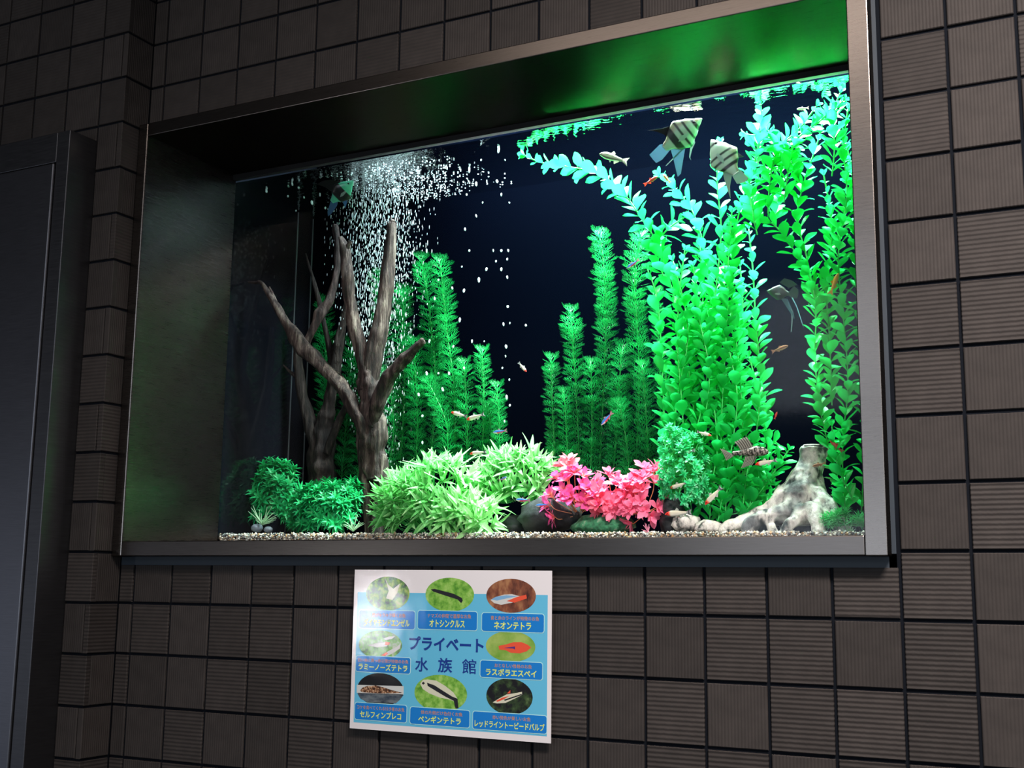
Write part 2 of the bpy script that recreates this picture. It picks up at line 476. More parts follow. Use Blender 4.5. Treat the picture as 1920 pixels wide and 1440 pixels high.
tag(link('gravel', gravel()), 'mixed cream, brown and grey gravel along the tank floor', 'gravel', kind='stuff')
link('gravel_bed', boxes('gravel_bed', [(TX0, TX1, GY + .008, TB, BZ, 0.139)], mat('gravel_fines', (0.2, 0.17, 0.13), 0.9)), tank, tM)


# ------------------------------------------------------------------ tubes (stems, wood)
def catmull(P, n):
    out = []
    for k in range(len(P) - 1):
        p0, p1, p2, p3 = P[max(k - 1, 0)], P[k], P[k + 1], P[min(k + 2, len(P) - 1)]
        for s in range(n):
            t = s / n
            out.append(0.5 * ((2 * p1) + (p2 - p0) * t + (2 * p0 - 5 * p1 + 4 * p2 - p3) * t * t + (3 * p1 - p0 - 3 * p2 + p3) * t ** 3))
    out.append(P[-1].copy()); return out


def tube_vf(path, rad, seg=6, rough=0.0, seed=0, base=0, lump=0.0):
    V, F = [], []; n = len(path); ref = None
    for k in range(n):
        d = (path[min(k + 1, n - 1)] - path[max(k - 1, 0)])
        d = d.normalized() if d.length > 1e-9 else Vector((0, 0, 1))
        if ref is None:
            ref = d.orthogonal().normalized()
        ref = (ref - d * ref.dot(d)).normalized(); b = d.cross(ref)
        for s in range(seg):
            a = 2 * PI * s / seg; r = rad[k]
            if rough:
                q = Vector((math.cos(a) * 1.6 + seed, math.sin(a) * 1.6, k * 0.05))
                r *= 1 + rough * noise.noise(q) * 1.6 + rough * .6 * noise.noise(q * 3.1) + rough * .9 * noise.noise(Vector((math.cos(a) * .9 + seed * 2.1, math.sin(a) * .9, k * 0.22)))
                if lump: r *= 1 + lump * noise.noise(Vector((seed * 3.3, k * 0.12, a * .4)))
            V.append(path[k] + (ref * math.cos(a) + b * math.sin(a)) * r)
    for k in range(n - 1):
        for s in range(seg):
            s2 = (s + 1) % seg
            F.append((base + k * seg + s, base + k * seg + s2, base + (k + 1) * seg + s2, base + (k + 1) * seg + s))
    V.append(path[0].copy()); V.append(path[-1].copy()); i0, i1 = base + n * seg, base + n * seg + 1
    for s in range(seg):
        s2 = (s + 1) % seg
        F.append((i0, base + s2, base + s)); F.append((i1, base + (n - 1) * seg + s, base + (n - 1) * seg + s2))
    return V, F


def px_path(pts, sub):
    """[(px, py, Y, r_px)] -> smooth 3-D path and radii"""
    P = [at(a[0], a[1], a[2]) for a in pts]
    R = [Vector((a[3] * pxsize(p), 0, 0)) for a, p in zip(pts, P)]
    return catmull(P, sub), [abs(v.x) for v in catmull(R, sub)]


def limb(name, pts, parent, origin, m, seg=16, sub=12, rough=0.14, seed=0, lump=.25):
    path, rad = px_path(pts, sub); rad = [x * .88 for x in rad]
    v, f = tube_vf([p - origin for p in path], rad, seg, rough, seed, lump=lump)
    return link(name, mesh(name, v, f, m, True), parent)


# ------------------------------------------------------------------ driftwood
o_ = at(705, 990, .37)
dw = root('driftwood', o_, 'tall forked grey-brown driftwood standing among the bubbles', 'driftwood')
limb('trunk', [(703, 900, .37, 24), (701, 850, .37, 26), (699, 800, .37, 27), (697, 760, .37, 24), (692, 715, .37, 24), (690, 690, .37, 19)], dw, o_, M_WOOD, seg=22, sub=14, rough=.22, seed=1)
limb('root', [(728, 1003, .36, 9), (726, 960, .36, 10), (718, 900, .365, 12), (712, 850, .37, 14)], dw, o_, M_WOOD, seed=2, rough=.25)
limb('root', [(690, 1003, .355, 7), (686, 940, .355, 9), (681, 890, .36, 11), (678, 840, .365, 9), (672, 800, .37, 4)], dw, o_, M_WOOD, seed=3, rough=.25)
limb('root', [(706, 1003, .40, 17), (706, 940, .40, 18), (704, 880, .39, 18)], dw, o_, M_WOOD, seed=13, rough=.3)
limb('branch', [(690, 745, .37, 19), (700, 668, .37, 21), (712, 612, .375, 18), (722, 555, .38, 15.5), (729, 490, .385, 13), (735, 424, .39, 9), (736, 418, .39, 6)], dw, o_, M_WOOD, seg=20, seed=4, rough=.12, lump=.15)
limb('branch', [(692, 730, .365, 18), (681, 672, .36, 16), (668, 625, .355, 15), (657, 565, .35, 13), (652, 510, .345, 13), (646, 470, .34, 10), (638, 445, .34, 5)], dw, o_, M_WOOD, seg=18, seed=5, rough=.16)
limb('branch', [(646, 478, .342, 6), (652, 462, .34, 5), (656, 452, .34, 4)], dw, o_, M_WOOD, seed=15)
limb('branch', [(698, 800, .355, 12), (708, 760, .35, 17), (723, 718, .345, 15), (742, 692, .34, 14), (765, 668, .335, 11), (790, 642, .33, 8), (795, 638, .33, 5)], dw, o_, M_WOOD, seg=18, seed=6, rough=.14)
limb('branch', [(697, 850, .36, 10), (680, 800, .35, 14), (662, 762, .345, 14), (640, 722, .34, 15), (600, 682, .335, 13), (566, 648, .33, 17), (540, 612, .325, 11), (518, 575, .32, 8), (503, 550, .318, 5.5), (489, 530, .315, 4), (478, 530, .315, 3), (466, 529, .315, 2)], dw, o_, M_WOOD, seg=16, seed=7, rough=.2)
limb('twig', [(520, 580, .32, 6), (512, 555, .322, 4), (505, 538, .323, 2)], dw, o_, M_WOOD, seg=8, seed=8)
limb('branch', [(570, 660, .335, 8), (580, 632, .345, 8), (600, 592, .36, 11), (618, 560, .375, 9), (630, 515, .385, 7), (634, 470, .39, 8), (629, 428, .39, 7), (628, 423, .39, 4)], dw, o_, M_WOOD, seg=14, seed=9, rough=.2)

o2 = at(605, 940, .49)
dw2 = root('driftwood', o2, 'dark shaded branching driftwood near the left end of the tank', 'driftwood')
limb('trunk', [(606, 960, .49, 32), (604, 900, .49, 30), (602, 850, .49, 27), (607, 800, .49, 20), (616, 760, .49, 14), (625, 710, .485, 13), (632, 660, .48, 12), (642, 610, .475, 10), (652, 560, .47, 6)], dw2, o2, M_WOOD_SHADE, seed=21, rough=.2)
limb('branch', [(598, 860, .485, 16), (585, 800, .48, 14), (568, 745, .475, 11), (560, 690, .47, 9), (556, 640, .465, 7), (552, 610, .46, 3)], dw2, o2, M_WOOD_SHADE, seed=22, rough=.2)
limb('branch', [(628, 705, .48, 9), (618, 655, .475, 7), (606, 600, .47, 6), (592, 540, .465, 4.5), (580, 500, .46, 3), (573, 475, .46, 1.5)], dw2, o2, M_WOOD_SHADE, seg=10, seed=23)
limb('branch', [(612, 850, .48, 10), (635, 790, .475, 8), (655, 752, .47, 7), (668, 728, .465, 4)], dw2, o2, M_WOOD_SHADE, seg=10, seed=24)
limb('twig', [(558, 708, .47, 5), (545, 698, .468, 3.5), (531, 684, .465, 1.2)], dw2, o2, M_WOOD_SHADE, seg=8, seed=25)


# ------------------------------------------------------------------ stump with roots (fused)
def fused(name, limbs, m, voxel, amp, origin):
    V, F = [], []
    for n, pts in enumerate(limbs):
        path, rad = px_path(pts, 8)
        v, f = tube_vf([p - origin for p in path], rad, 12, .12, n + 1.7, len(V), .15); V += v; F += f
    me = mesh(name, V, F)
    o = bpy.data.objects.new(name, me); COL.objects.link(o)
    md = o.modifiers.new('r', 'REMESH'); md.mode = 'VOXEL'; md.voxel_size = voxel
    sm = o.modifiers.new('s', 'SMOOTH'); sm.iterations = 3
    dg = bpy.context.evaluated_depsgraph_get(); dg.update()
    me2 = bpy.data.meshes.new_from_object(o.evaluated_get(dg))
    bpy.data.objects.remove(o); me2.name = name
    for v in me2.vertices:
        p = v.co
        v.co = p + v.normal * amp * (noise.noise(p * 70) + .5 * noise.noise(p * 160))
    me2.materials.clear(); me2.materials.append(m)
    me2.polygons.foreach_set('use_smooth', [True] * len(me2.polygons)); me2.update()
    return me2


o_ = at(1500, 1000, .33)
st = fused('stump', [
    [(1528, 838, .37, 26), (1527, 850, .37, 27), (1520, 880, .37, 31), (1510, 915, .365, 38), (1500, 950, .36, 46), (1500, 985, .36, 50)],
    [(1490, 925, .34, 20), (1468, 930, .335, 17), (1448, 948, .33, 13), (1420, 962, .32, 11), (1392, 978, .31, 13), (1365, 990, .30, 13), (1352, 1000, .30, 11)],
    [(1470, 925, .35, 12), (1462, 918, .35, 11), (1458, 912, .35, 7)],
    [(1500, 950, .33, 20), (1475, 958, .315, 17), (1450, 966, .305, 14), (1425, 972, .295, 14), (1408, 985, .29, 15), (1402, 1002, .29, 14)],
    [(1505, 955, .32, 18), (1492, 975, .30, 13), (1478, 985, .29, 12), (1470, 1002, .285, 11)],
    [(1520, 950, .32, 18), (1530, 972, .30, 14), (1535, 990, .295, 14), (1538, 1004, .29, 13)],
    [(1530, 935, .35, 26), (1552, 955, .335, 20), (1568, 975, .32, 17), (1585, 1000, .31, 15)],
    [(1440, 975, .30, 9), (1447, 990, .29, 9), (1450, 1003, .288, 9)],
], M_STUMP, .0035, .0022, o_)
so = root('stump', o_, 'pale grey tree stump ornament with spreading roots', 'ornament')
link('stump_body', st, so)
V_, F_ = tube_vf([at(1527, 838, .37) - o_ + Vector((0, 0, .0015)), at(1527, 836, .37) - o_ + Vector((0, 0, .0015))], [.021, .020], 14)
link('cut_top', mesh('cut_top', V_, F_, M_STUMP), so)


def rock(name, cx, cy, Y, rx, ry, rz, m, label, cat, seed=0, amp=.25, seg=18):
    c = at(cx, cy, Y); s = pxsize(c); V, F = [], []
    n1, n2 = seg, seg // 2
    for a in range(n2 + 1):
        th = PI * a / n2
        for b in range(n1):
            ph = 2 * PI * b / n1
            d = Vector((math.sin(th) * math.cos(ph), math.sin(th) * math.sin(ph), math.cos(th)))
            k = 1 + amp * noise.noise(d * 1.6 + Vector((seed, 0, 0))) + amp * .5 * noise.noise(d * 4 + Vector((seed, 3, 0)))
            V.append(Vector((d.x * rx * s, d.y * ry, d.z * rz * s)) * k)
    for a in range(n2):
        for b in range(n1):
            b2 = (b + 1) % n1
            F.append((a * n1 + b, (a + 1) * n1 + b, (a + 1) * n1 + b2, a * n1 + b2))
    o = link(name, mesh(name, V, F, m, True)); o.location = c
    return tag(o, label, cat)


M_GSTONE = mat('mossy_stone', rough=0.85); _t = NT(M_GSTONE); _n = _t.noise(_t.coords(), 90, 5)
_t.link(_t.ramp(_n, [(0.35, (0.02, 0.10, 0.05)), (0.6, (0.05, 0.28, 0.13)), (0.75, (0.35, 0.38, 0.3))]), _t.b.inputs['Base Color']); _t.bump(_n, .7, .005)
rock('stone', 1030, 968, .345, 62, .05, 34, M_STONE, 'large dark slate stone left of the pink plant', 'stone', 1, .3)
rock('stone', 965, 990, .40, 45, .05, 25, M_STONE, 'low dark stone under the right pale grass clump', 'stone', 5, .3)
rock('stone', 1132, 985, .33, 62, .04, 22, M_GSTONE, 'green mossy flat stone beneath the pink plant', 'stone', 2, .25)
rock('stone', 1262, 972, .325, 26, .03, 40, M_STONE, 'upright dark slate stone right of the pink plant', 'stone', 3, .25)
rock('stone', 1285, 982, .315, 26, .03, 20, M_STUMP, 'small pale mottled stone under a red-nosed tetra', 'stone', 4, .3)
rock('stone', 1328, 990, .31, 28, .03, 15, M_STUMP, 'flat pale mottled stone beside the stump roots', 'stone', 6, .35)
M_BSTONE = mat('blue_grey_pebble', (0.22, 0.27, 0.33), 0.5)
rock('pebble', 482, 990, .31, 12, .012, 8, M_BSTONE, 'smooth blue-grey pebble below the whitish sprout', 'stone', 7, .1, 12)
rock('pebble', 503, 993, .312, 9, .01, 6, M_BSTONE, 'smaller blue-grey pebble right of the sprout pebble', 'stone', 8, .1, 12)


# ------------------------------------------------------------------ leaves
def leaf_mesh(name, m, prof, cup=0.12, droop=0.15, rows=6, twist=0.0):
    """leaf of length 1 along +x, blade in xy, upper side +z; prof(t) is the half width"""
    V, F = [], []
    for k in range(rows + 1):
        t = k / rows; w = prof(t); z = -droop * t * t; tw = twist * t
        for s in (-1, 0, 1):
            y = s * w; zz = z + abs(s) * w * cup
            V.append((t, y * math.cos(tw) - (zz - z) * math.sin(tw), z + y * math.sin(tw) + (zz - z) * math.cos(tw)))
    for k in range(rows):
        for s in (0, 1):
            a = k * 3 + s; F.append((a, a + 1, a + 4, a + 3))
    return mesh(name, V, F, m, True)


def obov(w): return lambda t: 0.02 + w * (math.sin(PI * min(1, t) ** 1.5) ** 0.75 if 0 < t < 1 else 0.0) * (1.0) + 0.0
def lanc(w): return lambda t: 0.012 + w * math.sin(PI * (0.06 + 0.94 * t) ** 0.8) if t < 1 else 0.004


BROAD = [leaf_mesh('leaf', M_BROAD, obov(.28), .25, .10), leaf_mesh('leaf', M_BROAD, obov(.30), .18, .28), leaf_mesh('leaf', M_BROAD, obov(.27), .3, -.05, twist=.3)]
PALE = [leaf_mesh('leaf', M_PALE, lanc(.07), .5, .18), leaf_mesh('leaf', M_PALE, lanc(.08), .4, .42), leaf_mesh('leaf', M_PALE, lanc(.075), .4, -.02, twist=.5)]
PINK = [leaf_mesh('leaf', M_PINK, obov(.21), .3, .12), leaf_mesh('leaf', M_PINK, obov(.24), .25, .35)]
PINKG = [leaf_mesh('leaf', M_PINKG, obov(.24), .3, .15)]


def frame_mat(p, d, up, scale):
    """x axis d, z as near to up as possible"""
    x = d.normalized(); z = up - x * up.dot(x)
    z = z.normalized() if z.length > 1e-4 else x.orthogonal().normalized()
    y = z.cross(x)
    return Matrix(((x.x * scale, y.x * scale, z.x * scale, p.x), (x.y * scale, y.y * scale, z.y * scale, p.y), (x.z * scale, y.z * scale, z.z * scale, p.z), (0, 0, 0, 1)))


LAMP = Vector((1.1, .41, 1.5))


def leafy_stem(parent, org, pts, spacing=10, length=33, rnd=None, tip=True, elev=0.7):
    """stem with decussate leaf pairs; pts = (px, py, Y) bottom to top"""
    path, rad = px_path([(a[0], a[1], a[2], 1.4) for a in pts], 10)
    v, f = tube_vf([p - org for p in path], rad, 5)
    st = link('stem', mesh('stem', v, f, M_STEMG, True), parent)
    acc = 0.0; node = 0; tot = sum((path[k + 1] - path[k]).length for k in range(len(path) - 1)); run = 0.0
    ref = None
    for k in range(len(path) - 1):
        seg = path[k + 1] - path[k]; L = seg.length; s = pxsize(path[k])
        d = seg.normalized(); run += L; acc += L
        if acc < spacing * s: continue
        acc = 0.0; node += 1
        u = run / tot
        size = length * s * (1.0 if u < .85 else 1.0 - (u - .85) / .15 * .62) * rnd.uniform(.8, 1.15)
        if ref is None: ref = d.orthogonal().normalized()
        ref = (ref - d * ref.dot(d)).normalized()
        ang = (node % 2) * PI / 2 + rnd.uniform(-.4, .4) + node * .13
        for sgn in (0, PI):
            q = Matrix.Rotation(ang + sgn, 3, d) @ ref
            e = elev * rnd.uniform(.6, 1.3)
            ld = q * math.cos(e) + d * math.sin(e) + Vector((0, 0, .12))
            M = frame_mat(path[k] - org + q * .001, ld, d + Vector((0, 0, .3)) + Vector((rnd.uniform(-.3, .3), rnd.uniform(-.3, .3), 0)), size)
            link('leaf', rnd.choice(BROAD), st, M)
    if tip:
        d = (path[-1] - path[-3]).normalized(); s = pxsize(path[-1])
        for k in range(4):
            q = Matrix.Rotation(k * PI / 2 + .4, 3, d) @ d.orthogonal().normalized()
            link('leaf', rnd.choice(BROAD), st, frame_mat(path[-1] - org, d * 1.0 + q * .6, d, length * .45 * s))


def broad_plant(label, stems, seed, **kw):
    rnd = random.Random(seed)
    p0 = stems[0][0]; org = at(*p0)
    r = root('broadleaf_plant', org, label, 'plant', 'broad-leaved plastic plants')
    for s in stems: leafy_stem(r, org, s, rnd=rnd, **kw)
    return r


broad_plant('bright green broad-leaved plant whose long stem arches left to the surface', [
    [(1310, 900, .40), (1300, 760, .40), (1275, 600, .40), (1235, 465, .40), (1200, 405, .39), (1168, 362, .38), (1120, 325, .37), (1060, 312, .36), (1015, 305, .36), (985, 292, .355)],
    [(1245, 520, .41), (1228, 465, .41), (1250, 432, .41), (1282, 408, .41)],
    [(1345, 800, .42), (1338, 640, .42), (1322, 480, .42), (1300, 400, .41), (1270, 360, .40), (1238, 328, .40)]], 1, length=36)
broad_plant('broad-leaved plant with short leaf tips in front of the feathery stems', [
    [(1285, 940, .34), (1280, 780, .35), (1270, 640, .36), (1275, 540, .36), (1284, 470, .36)],
    [(1250, 940, .36), (1246, 800, .37), (1240, 660, .38), (1232, 560, .38), (1214, 505, .38)],
    [(1310, 960, .33), (1318, 820, .34), (1330, 700, .34), (1312, 600, .35), (1300, 500, .35)],
    [(1262, 900, .345), (1268, 760, .35), (1290, 620, .36), (1262, 490, .36)]], 2)
broad_plant('overexposed broad-leaved plant whose stem rises behind the left-facing angelfish', [
    [(1330, 950, .375), (1322, 800, .375), (1330, 640, .37), (1345, 520, .365), (1352, 430, .36), (1345, 340, .355), (1350, 270, .35)],
    [(1355, 960, .35), (1352, 820, .35), (1358, 690, .35), (1364, 580, .35), (1366, 480, .35), (1372, 400, .35)],
    [(1378, 960, .37), (1392, 820, .37), (1385, 680, .37), (1372, 560, .37), (1378, 440, .365), (1400, 350, .36), (1420, 300, .355), (1424, 250, .35)]], 3)
broad_plant('broad-leaved plant with a slim separate stem against the dark back', [
    [(1425, 980, .46), (1440, 860, .46), (1428, 720, .465), (1417, 600, .465), (1412, 510, .46), (1404, 430, .455)],
    [(1400, 980, .36), (1425, 880, .36), (1452, 830, .365), (1462, 850, .37)],
    [(1390, 980, .34), (1400, 890, .345), (1420, 800, .35), (1422, 740, .355), (1405, 670, .36)],
    [(1380, 985, .34), (1420, 930, .345), (1455, 880, .35), (1478, 845, .355)],
    [(1345, 985, .32), (1360, 900, .325), (1375, 820, .33), (1382, 740, .335), (1368, 660, .34)],
    [(1410, 985, .38), (1438, 940, .38), (1462, 930, .38)]], 4)
broad_plant('rear row of broad-leaved stems filling the middle of the green mass', [
    [(1265, 940, .44), (1262, 800, .44), (1275, 680, .44), (1292, 580, .44)],
    [(1300, 940, .43), (1305, 800, .43), (1300, 680, .43), (1318, 560, .43), (1310, 440, .43)],
    [(1335, 940, .44), (1345, 800, .44), (1338, 680, .44), (1350, 560, .44), (1360, 470, .44)],
    [(1370, 950, .42), (1365, 820, .42), (1375, 700, .42), (1392, 600, .42), (1388, 500, .42)],
    [(1405, 960, .43), (1400, 850, .43), (1395, 740, .43), (1385, 660, .43)]], 11, length=35)
broad_plant('front low row of broad leaves left of the striped catfish', [
    [(1300, 985, .335), (1292, 900, .335), (1300, 830, .335), (1318, 760, .335)],
    [(1330, 985, .33), (1335, 910, .33), (1345, 840, .33), (1340, 770, .33)],
    [(1360, 990, .325), (1362, 930, .325), (1372, 880, .325), (1395, 850, .325)],
    [(1400, 990, .345), (1410, 930, .345), (1432, 900, .345), (1450, 905, .345)],
    [(1255, 930, .40), (1262, 850, .40), (1255, 770, .40), (1248, 700, .40)]], 12, length=35)
broad_plant('cluster of broad-leaved stem tips spreading just under the bright surface', [
    [(1415, 420, .33), (1405, 350, .33), (1418, 290, .325), (1428, 230, .32), (1426, 195, .315)],
    [(1470, 380, .34), (1480, 310, .335), (1495, 260, .33), (1540, 225, .32), (1580, 190, .31)],
    [(1440, 400, .35), (1445, 330, .345), (1460, 280, .34), (1500, 240, .335), (1530, 200, .33)],
    [(1560, 330, .33), (1565, 270, .325), (1560, 220, .32), (1575, 175, .31)],
    [(1500, 340, .36), (1480, 300, .355), (1450, 262, .35), (1400, 252, .345)]], 13, length=34)
broad_plant('tall broad-leaved plant rising from behind the pale stump', [
    [(1590, 960, .40), (1560, 860, .40), (1537, 760, .395), (1528, 660, .39), (1530, 580, .385), (1512, 480, .38), (1495, 410, .375), (1508, 340, .37), (1532, 270, .365), (1548, 210, .36)],
    [(1530, 600, .37), (1522, 530, .37), (1486, 465, .365), (1455, 425, .36), (1420, 402, .36)],
    [(1450, 420, .38), (1462, 360, .375), (1462, 300, .37), (1440, 245, .36)],
    [(1420, 440, .36), (1410, 380, .36), (1430, 330, .355), (1470, 290, .35), (1510, 262, .345)]], 5)
broad_plant('broad-leaved plant pressed against the right edge of the tank window', [
    [(1585, 960, .33), (1580, 840, .33), (1590, 720, .33), (1582, 600, .33), (1572, 480, .33), (1588, 370, .33), (1582, 280, .33), (1590, 205, .33)],
    [(1615, 960, .36), (1622, 800, .36), (1612, 620, .36), (1604, 470, .36), (1600, 340, .36), (1580, 240, .36)],
    [(1560, 760, .38), (1556, 640, .38), (1550, 540, .38), (1560, 430, .375), (1545, 330, .37)],
    [(1600, 940, .30), (1570, 870, .30), (1560, 800, .30)]], 6)


# ------------------------------------------------------------------ feathery stems
def frond(V, F, p, d, nrm, L, w):
    """one forked frond of flat ribbons"""
    side = nrm.cross(d).normalized()
    def rib(a, b, wa, wb):
        i = len(V); V.extend([a - side * wa, a + side * wa, b + side * wb, b - side * wb]); F.append((i, i + 1, i + 2, i + 3))
    m1 = p + d * L * .45; rib(p, m1, w, w)
    for a in (-.55, 0, .55):
        q = (d * math.cos(a) + side * math.sin(a)).normalized()
        m2 = m1 + q * L * .28; rib(m1, m2, w, w * .9)
        for b in (-.4, .4):
            q2 = (d * math.cos(a + b) + side * math.sin(a + b) + nrm * .15).normalized()
            rib(m2, m2 + q2 * L * .27, w * .9, w * .3)


def whorl_mesh(seed, n=11):
    """whorl of forked fronds round the z axis, radius about 1"""
    rnd = random.Random(seed); V, F = [], []
    for k in range(n):
        a = 2 * PI * k / n + rnd.uniform(-.15, .15); e = rnd.uniform(.25, .75)
        r = Vector((math.cos(a), math.sin(a), 0)); d = r * math.cos(e) + Vector((0, 0, 1)) * math.sin(e)
        nrm = Vector((0, 0, 1)) * math.cos(e) - r * math.sin(e)
        frond(V, F, Vector((0, 0, 0)), d, nrm, rnd.uniform(.85, 1.1), .024)
    return mesh('leaf_whorl', V, F, M_FERN)


WHORL = [whorl_mesh(k) for k in range(4)]


def fern_plant(label, stems, seed, spacing=8, rad=28):
    rnd = random.Random(seed); org = at(*[a for a in stems[0] if not isinstance(a, (int, float))][0])
    r = root('feathery_plant', org, label, 'plant', 'feathery plastic plants')
    for s in stems:
        k_r = 1.0
        if isinstance(s[0], (int, float)): k_r = s[0]; s = s[1:]
        path, rr = px_path([(a[0], a[1], a[2], 1.3) for a in s], 16)
        v, f = tube_vf([p - org for p in path], rr, 5)
        st = link('stem', mesh('stem', v, f, M_STEMD, True), r)
        acc = 0.0
        for k in range(len(path) - 1):
            seg = path[k + 1] - path[k]; acc += seg.length; sc = pxsize(path[k])
            if acc < spacing * sc: continue
            acc = 0.0; d = seg.normalized()
            M = Matrix.Translation(path[k] - org) @ d.to_track_quat('Z', 'Y').to_matrix().to_4x4() @ Matrix.Rotation(rnd.uniform(0, 6.28), 4, 'Z') @ Matrix.Scale(rad * k_r * sc * rnd.uniform(.85, 1.15), 4)
            link('leaf_whorl', rnd.choice(WHORL), st, M)
        d = (path[-1] - path[-3]).normalized()
        link('leaf_whorl', WHORL[0], st, Matrix.Translation(path[-1] - org) @ d.to_track_quat('Z', 'Y').to_matrix().to_4x4() @ Matrix.Diagonal((rad * pxsize(path[-1]) * .75, rad * pxsize(path[-1]) * .75, rad * pxsize(path[-1]) * 1.3, 1)))
    return r


fern_plant('tallest feathery green plant with twin tips right of the driftwood', [
    [(852, 900, .46), (852, 740, .46), (838, 620, .46), (826, 498, .455)],
    [(806, 900, .48), (816, 720, .48), (806, 590, .48), (792, 494, .475)],
    [(835, 890, .43), (838, 800, .43), (806, 722, .425)],
    [(874, 890, .45), (876, 790, .45), (870, 690, .45)]], 1)
fern_plant('feathery plant just behind the pale driftwood branch', [
    [(748, 900, .47), (758, 740, .47), (755, 640, .47), (757, 556, .47)],
    [(725, 900, .44), (738, 800, .44), (726, 706, .44)],
    [(700, 800, .51), (716, 620, .51), (714, 524, .51)],
    [(780, 890, .45), (782, 770, .45), (776, 650, .45)]], 2)
fern_plant('dim feathery plant showing between the two driftwoods', [
    [(640, 900, .53), (652, 760, .53), (660, 655, .53)],
    [(612, 840, .545), (612, 700, .545), (606, 572, .545)],
    [(670, 900, .52), (680, 780, .52), (676, 690, .52)]], 3)
fern_plant('short feathery plant at the open middle of the tank', [
    [.85, (903, 890, .45), (907, 760, .45), (904, 668, .45)],
    [.85, (936, 880, .44), (936, 800, .44), (932, 734, .44)],
    [.85, (920, 890, .46), (922, 820, .46), (915, 770, .46)]], 4)
fern_plant('leftmost feathery plant of the centre bunch with two low tips', [
    [.8, (1042, 890, .45), (1036, 770, .45), (1034, 682, .45)],
    [.9, (1066, 890, .44), (1062, 810, .44), (1058, 745, .44)],
    [(1088, 900, .46), (1080, 740, .46), (1071, 592, .46)]], 5)
fern_plant('tall feathery plant in the centre with a slim high tip', [
    [(1122, 910, .47), (1132, 720, .47), (1136, 560, .47), (1126, 448, .465)],
    [(1106, 910, .45), (1110, 800, .45), (1108, 690, .45)],
    [(1148, 910, .45), (1158, 780, .45), (1165, 660, .445)]], 6)
fern_plant('feathery plant touching the broad-leaved stems in the centre', [
    [1.1, (1192, 910, .46), (1198, 680, .46), (1190, 530, .46), (1200, 448, .455)],
    [(1180, 920, .42), (1176, 840, .42), (1163, 765, .42)],
    [(1218, 910, .43), (1212, 790, .43), (1205, 694, .43)]], 7)
fern_plant('narrow dark feathery stem between centre bunch and broad leaves', [
    [.62, (1236, 900, .47), (1238, 720, .47), (1230, 560, .47)]], 8, spacing=7)


# ------------------------------------------------------------------ mounds of leaves
def on_mound(rnd, cx, cy, rx, ry, Y0, dY, low=-.25):
    """point and outward direction on a bushy dome seen from the front"""
    while True:
        d = Vector((rnd.gauss(0, 1), rnd.gauss(0, 1), rnd.gauss(0, 1)))
        if d.length < .1: continue
        d.normalize()
        if d.z < low or d.y > .35: continue
        break
    c = at(cx, cy, Y0); s = pxsize(c); k = rnd.uniform(.72, 1.0)
    p = c + Vector((d.x * rx * s * k, d.y * dY * k, d.z * ry * s * k))
    return c, p, d


def rosette_plant(name, label, blobs, leaves, m_stem, n_leaf, length, spread, seed, special=None, limit=295, up=.45, fill=0, stemr=.0008):
    rnd = random.Random(seed)
    org = at(blobs[0][0], blobs[0][1] + blobs[0][3] * .1, blobs[0][4])
    r = root(name, org, label, 'plant')
    SV, SF = [], []; FV, FF = [], []; cnt = 0
    for (cx, cy, rx, ry, Y0, dY, n, low) in blobs:
        for q in range(n):
            c, p, d = on_mound(rnd, cx, cy, rx, ry, Y0, dY, low)
            ax = (d + Vector((0, 0, up))).normalized(); s = pxsize(p)
            b0 = c + (p - c) * .25 - Vector((0, 0, ry * s * .35)); mid = (b0 + p) / 2 + d * .01
            v, f = tube_vf([x - org for x in catmull([b0, mid, p], 4)], [stemr] * 9, 4, base=len(SV)); SV += v; SF += f
            lv = leaves
            if special and special(p): lv = PINKG
            for tier in range(2):
                nl = n_leaf if tier == 0 else max(2, n_leaf // 2)
                for k in range(nl):
                    a = 2 * PI * k / nl + rnd.uniform(-.3, .3) + tier
                    qv = Matrix.Rotation(a, 3, ax) @ ax.orthogonal().normalized()
                    e = (spread if tier == 0 else spread * .45) * rnd.uniform(.5, 1.4)
                    ld = ax * math.cos(e) + qv * math.sin(e)
                    L = length * s * rnd.uniform(.75, 1.2) * (1 if tier == 0 else .8)
                    M = frame_mat(p - org, ld, ax, L)
                    me = rnd.choice(lv)
                    if cnt < limit:
                        link('leaf', me, r, M); cnt += 1
                    else:
                        b = len(FV); FV.extend(M @ v.co for v in me.vertices); FF.extend(tuple(i + b for i in pl.vertices) for pl in me.polygons)
    link('stems', mesh('stems', SV, SF, m_stem), r)
    return r, org, rnd, FV, FF, cnt


def finish_fill(r, FV, FF, m):
    if FV: tag(link('inner_leaves', mesh('inner_leaves', FV, FF, m, True), r), kind='stuff')


# pale lance-leaved clumps
r, org, rnd, FV, FF, c = rosette_plant('grass_clump', 'big pale green lance-leaved clump right of the driftwood foot', [
    (812, 960, 98, 98, .335, .05, 95, -.35), (748, 955, 32, 50, .31, .03, 22, -.5), (880, 975, 55, 40, .31, .03, 26, -.5), (815, 970, 95, 35, .30, .02, 22, -.3)], PALE, M_STEMG, 4, 46, .95, 31, limit=295)
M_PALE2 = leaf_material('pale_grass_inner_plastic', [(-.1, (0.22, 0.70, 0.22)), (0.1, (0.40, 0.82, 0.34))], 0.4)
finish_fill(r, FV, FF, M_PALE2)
r, org, rnd, FV, FF, c = rosette_plant('grass_clump', 'pale green lance-leaved clump behind, next to the pink plant', [
    (968, 915, 78, 66, .40, .045, 75, -.4)], PALE, M_STEMG, 4, 42, .95, 32, limit=295)
finish_fill(r, FV, FF, M_PALE2)
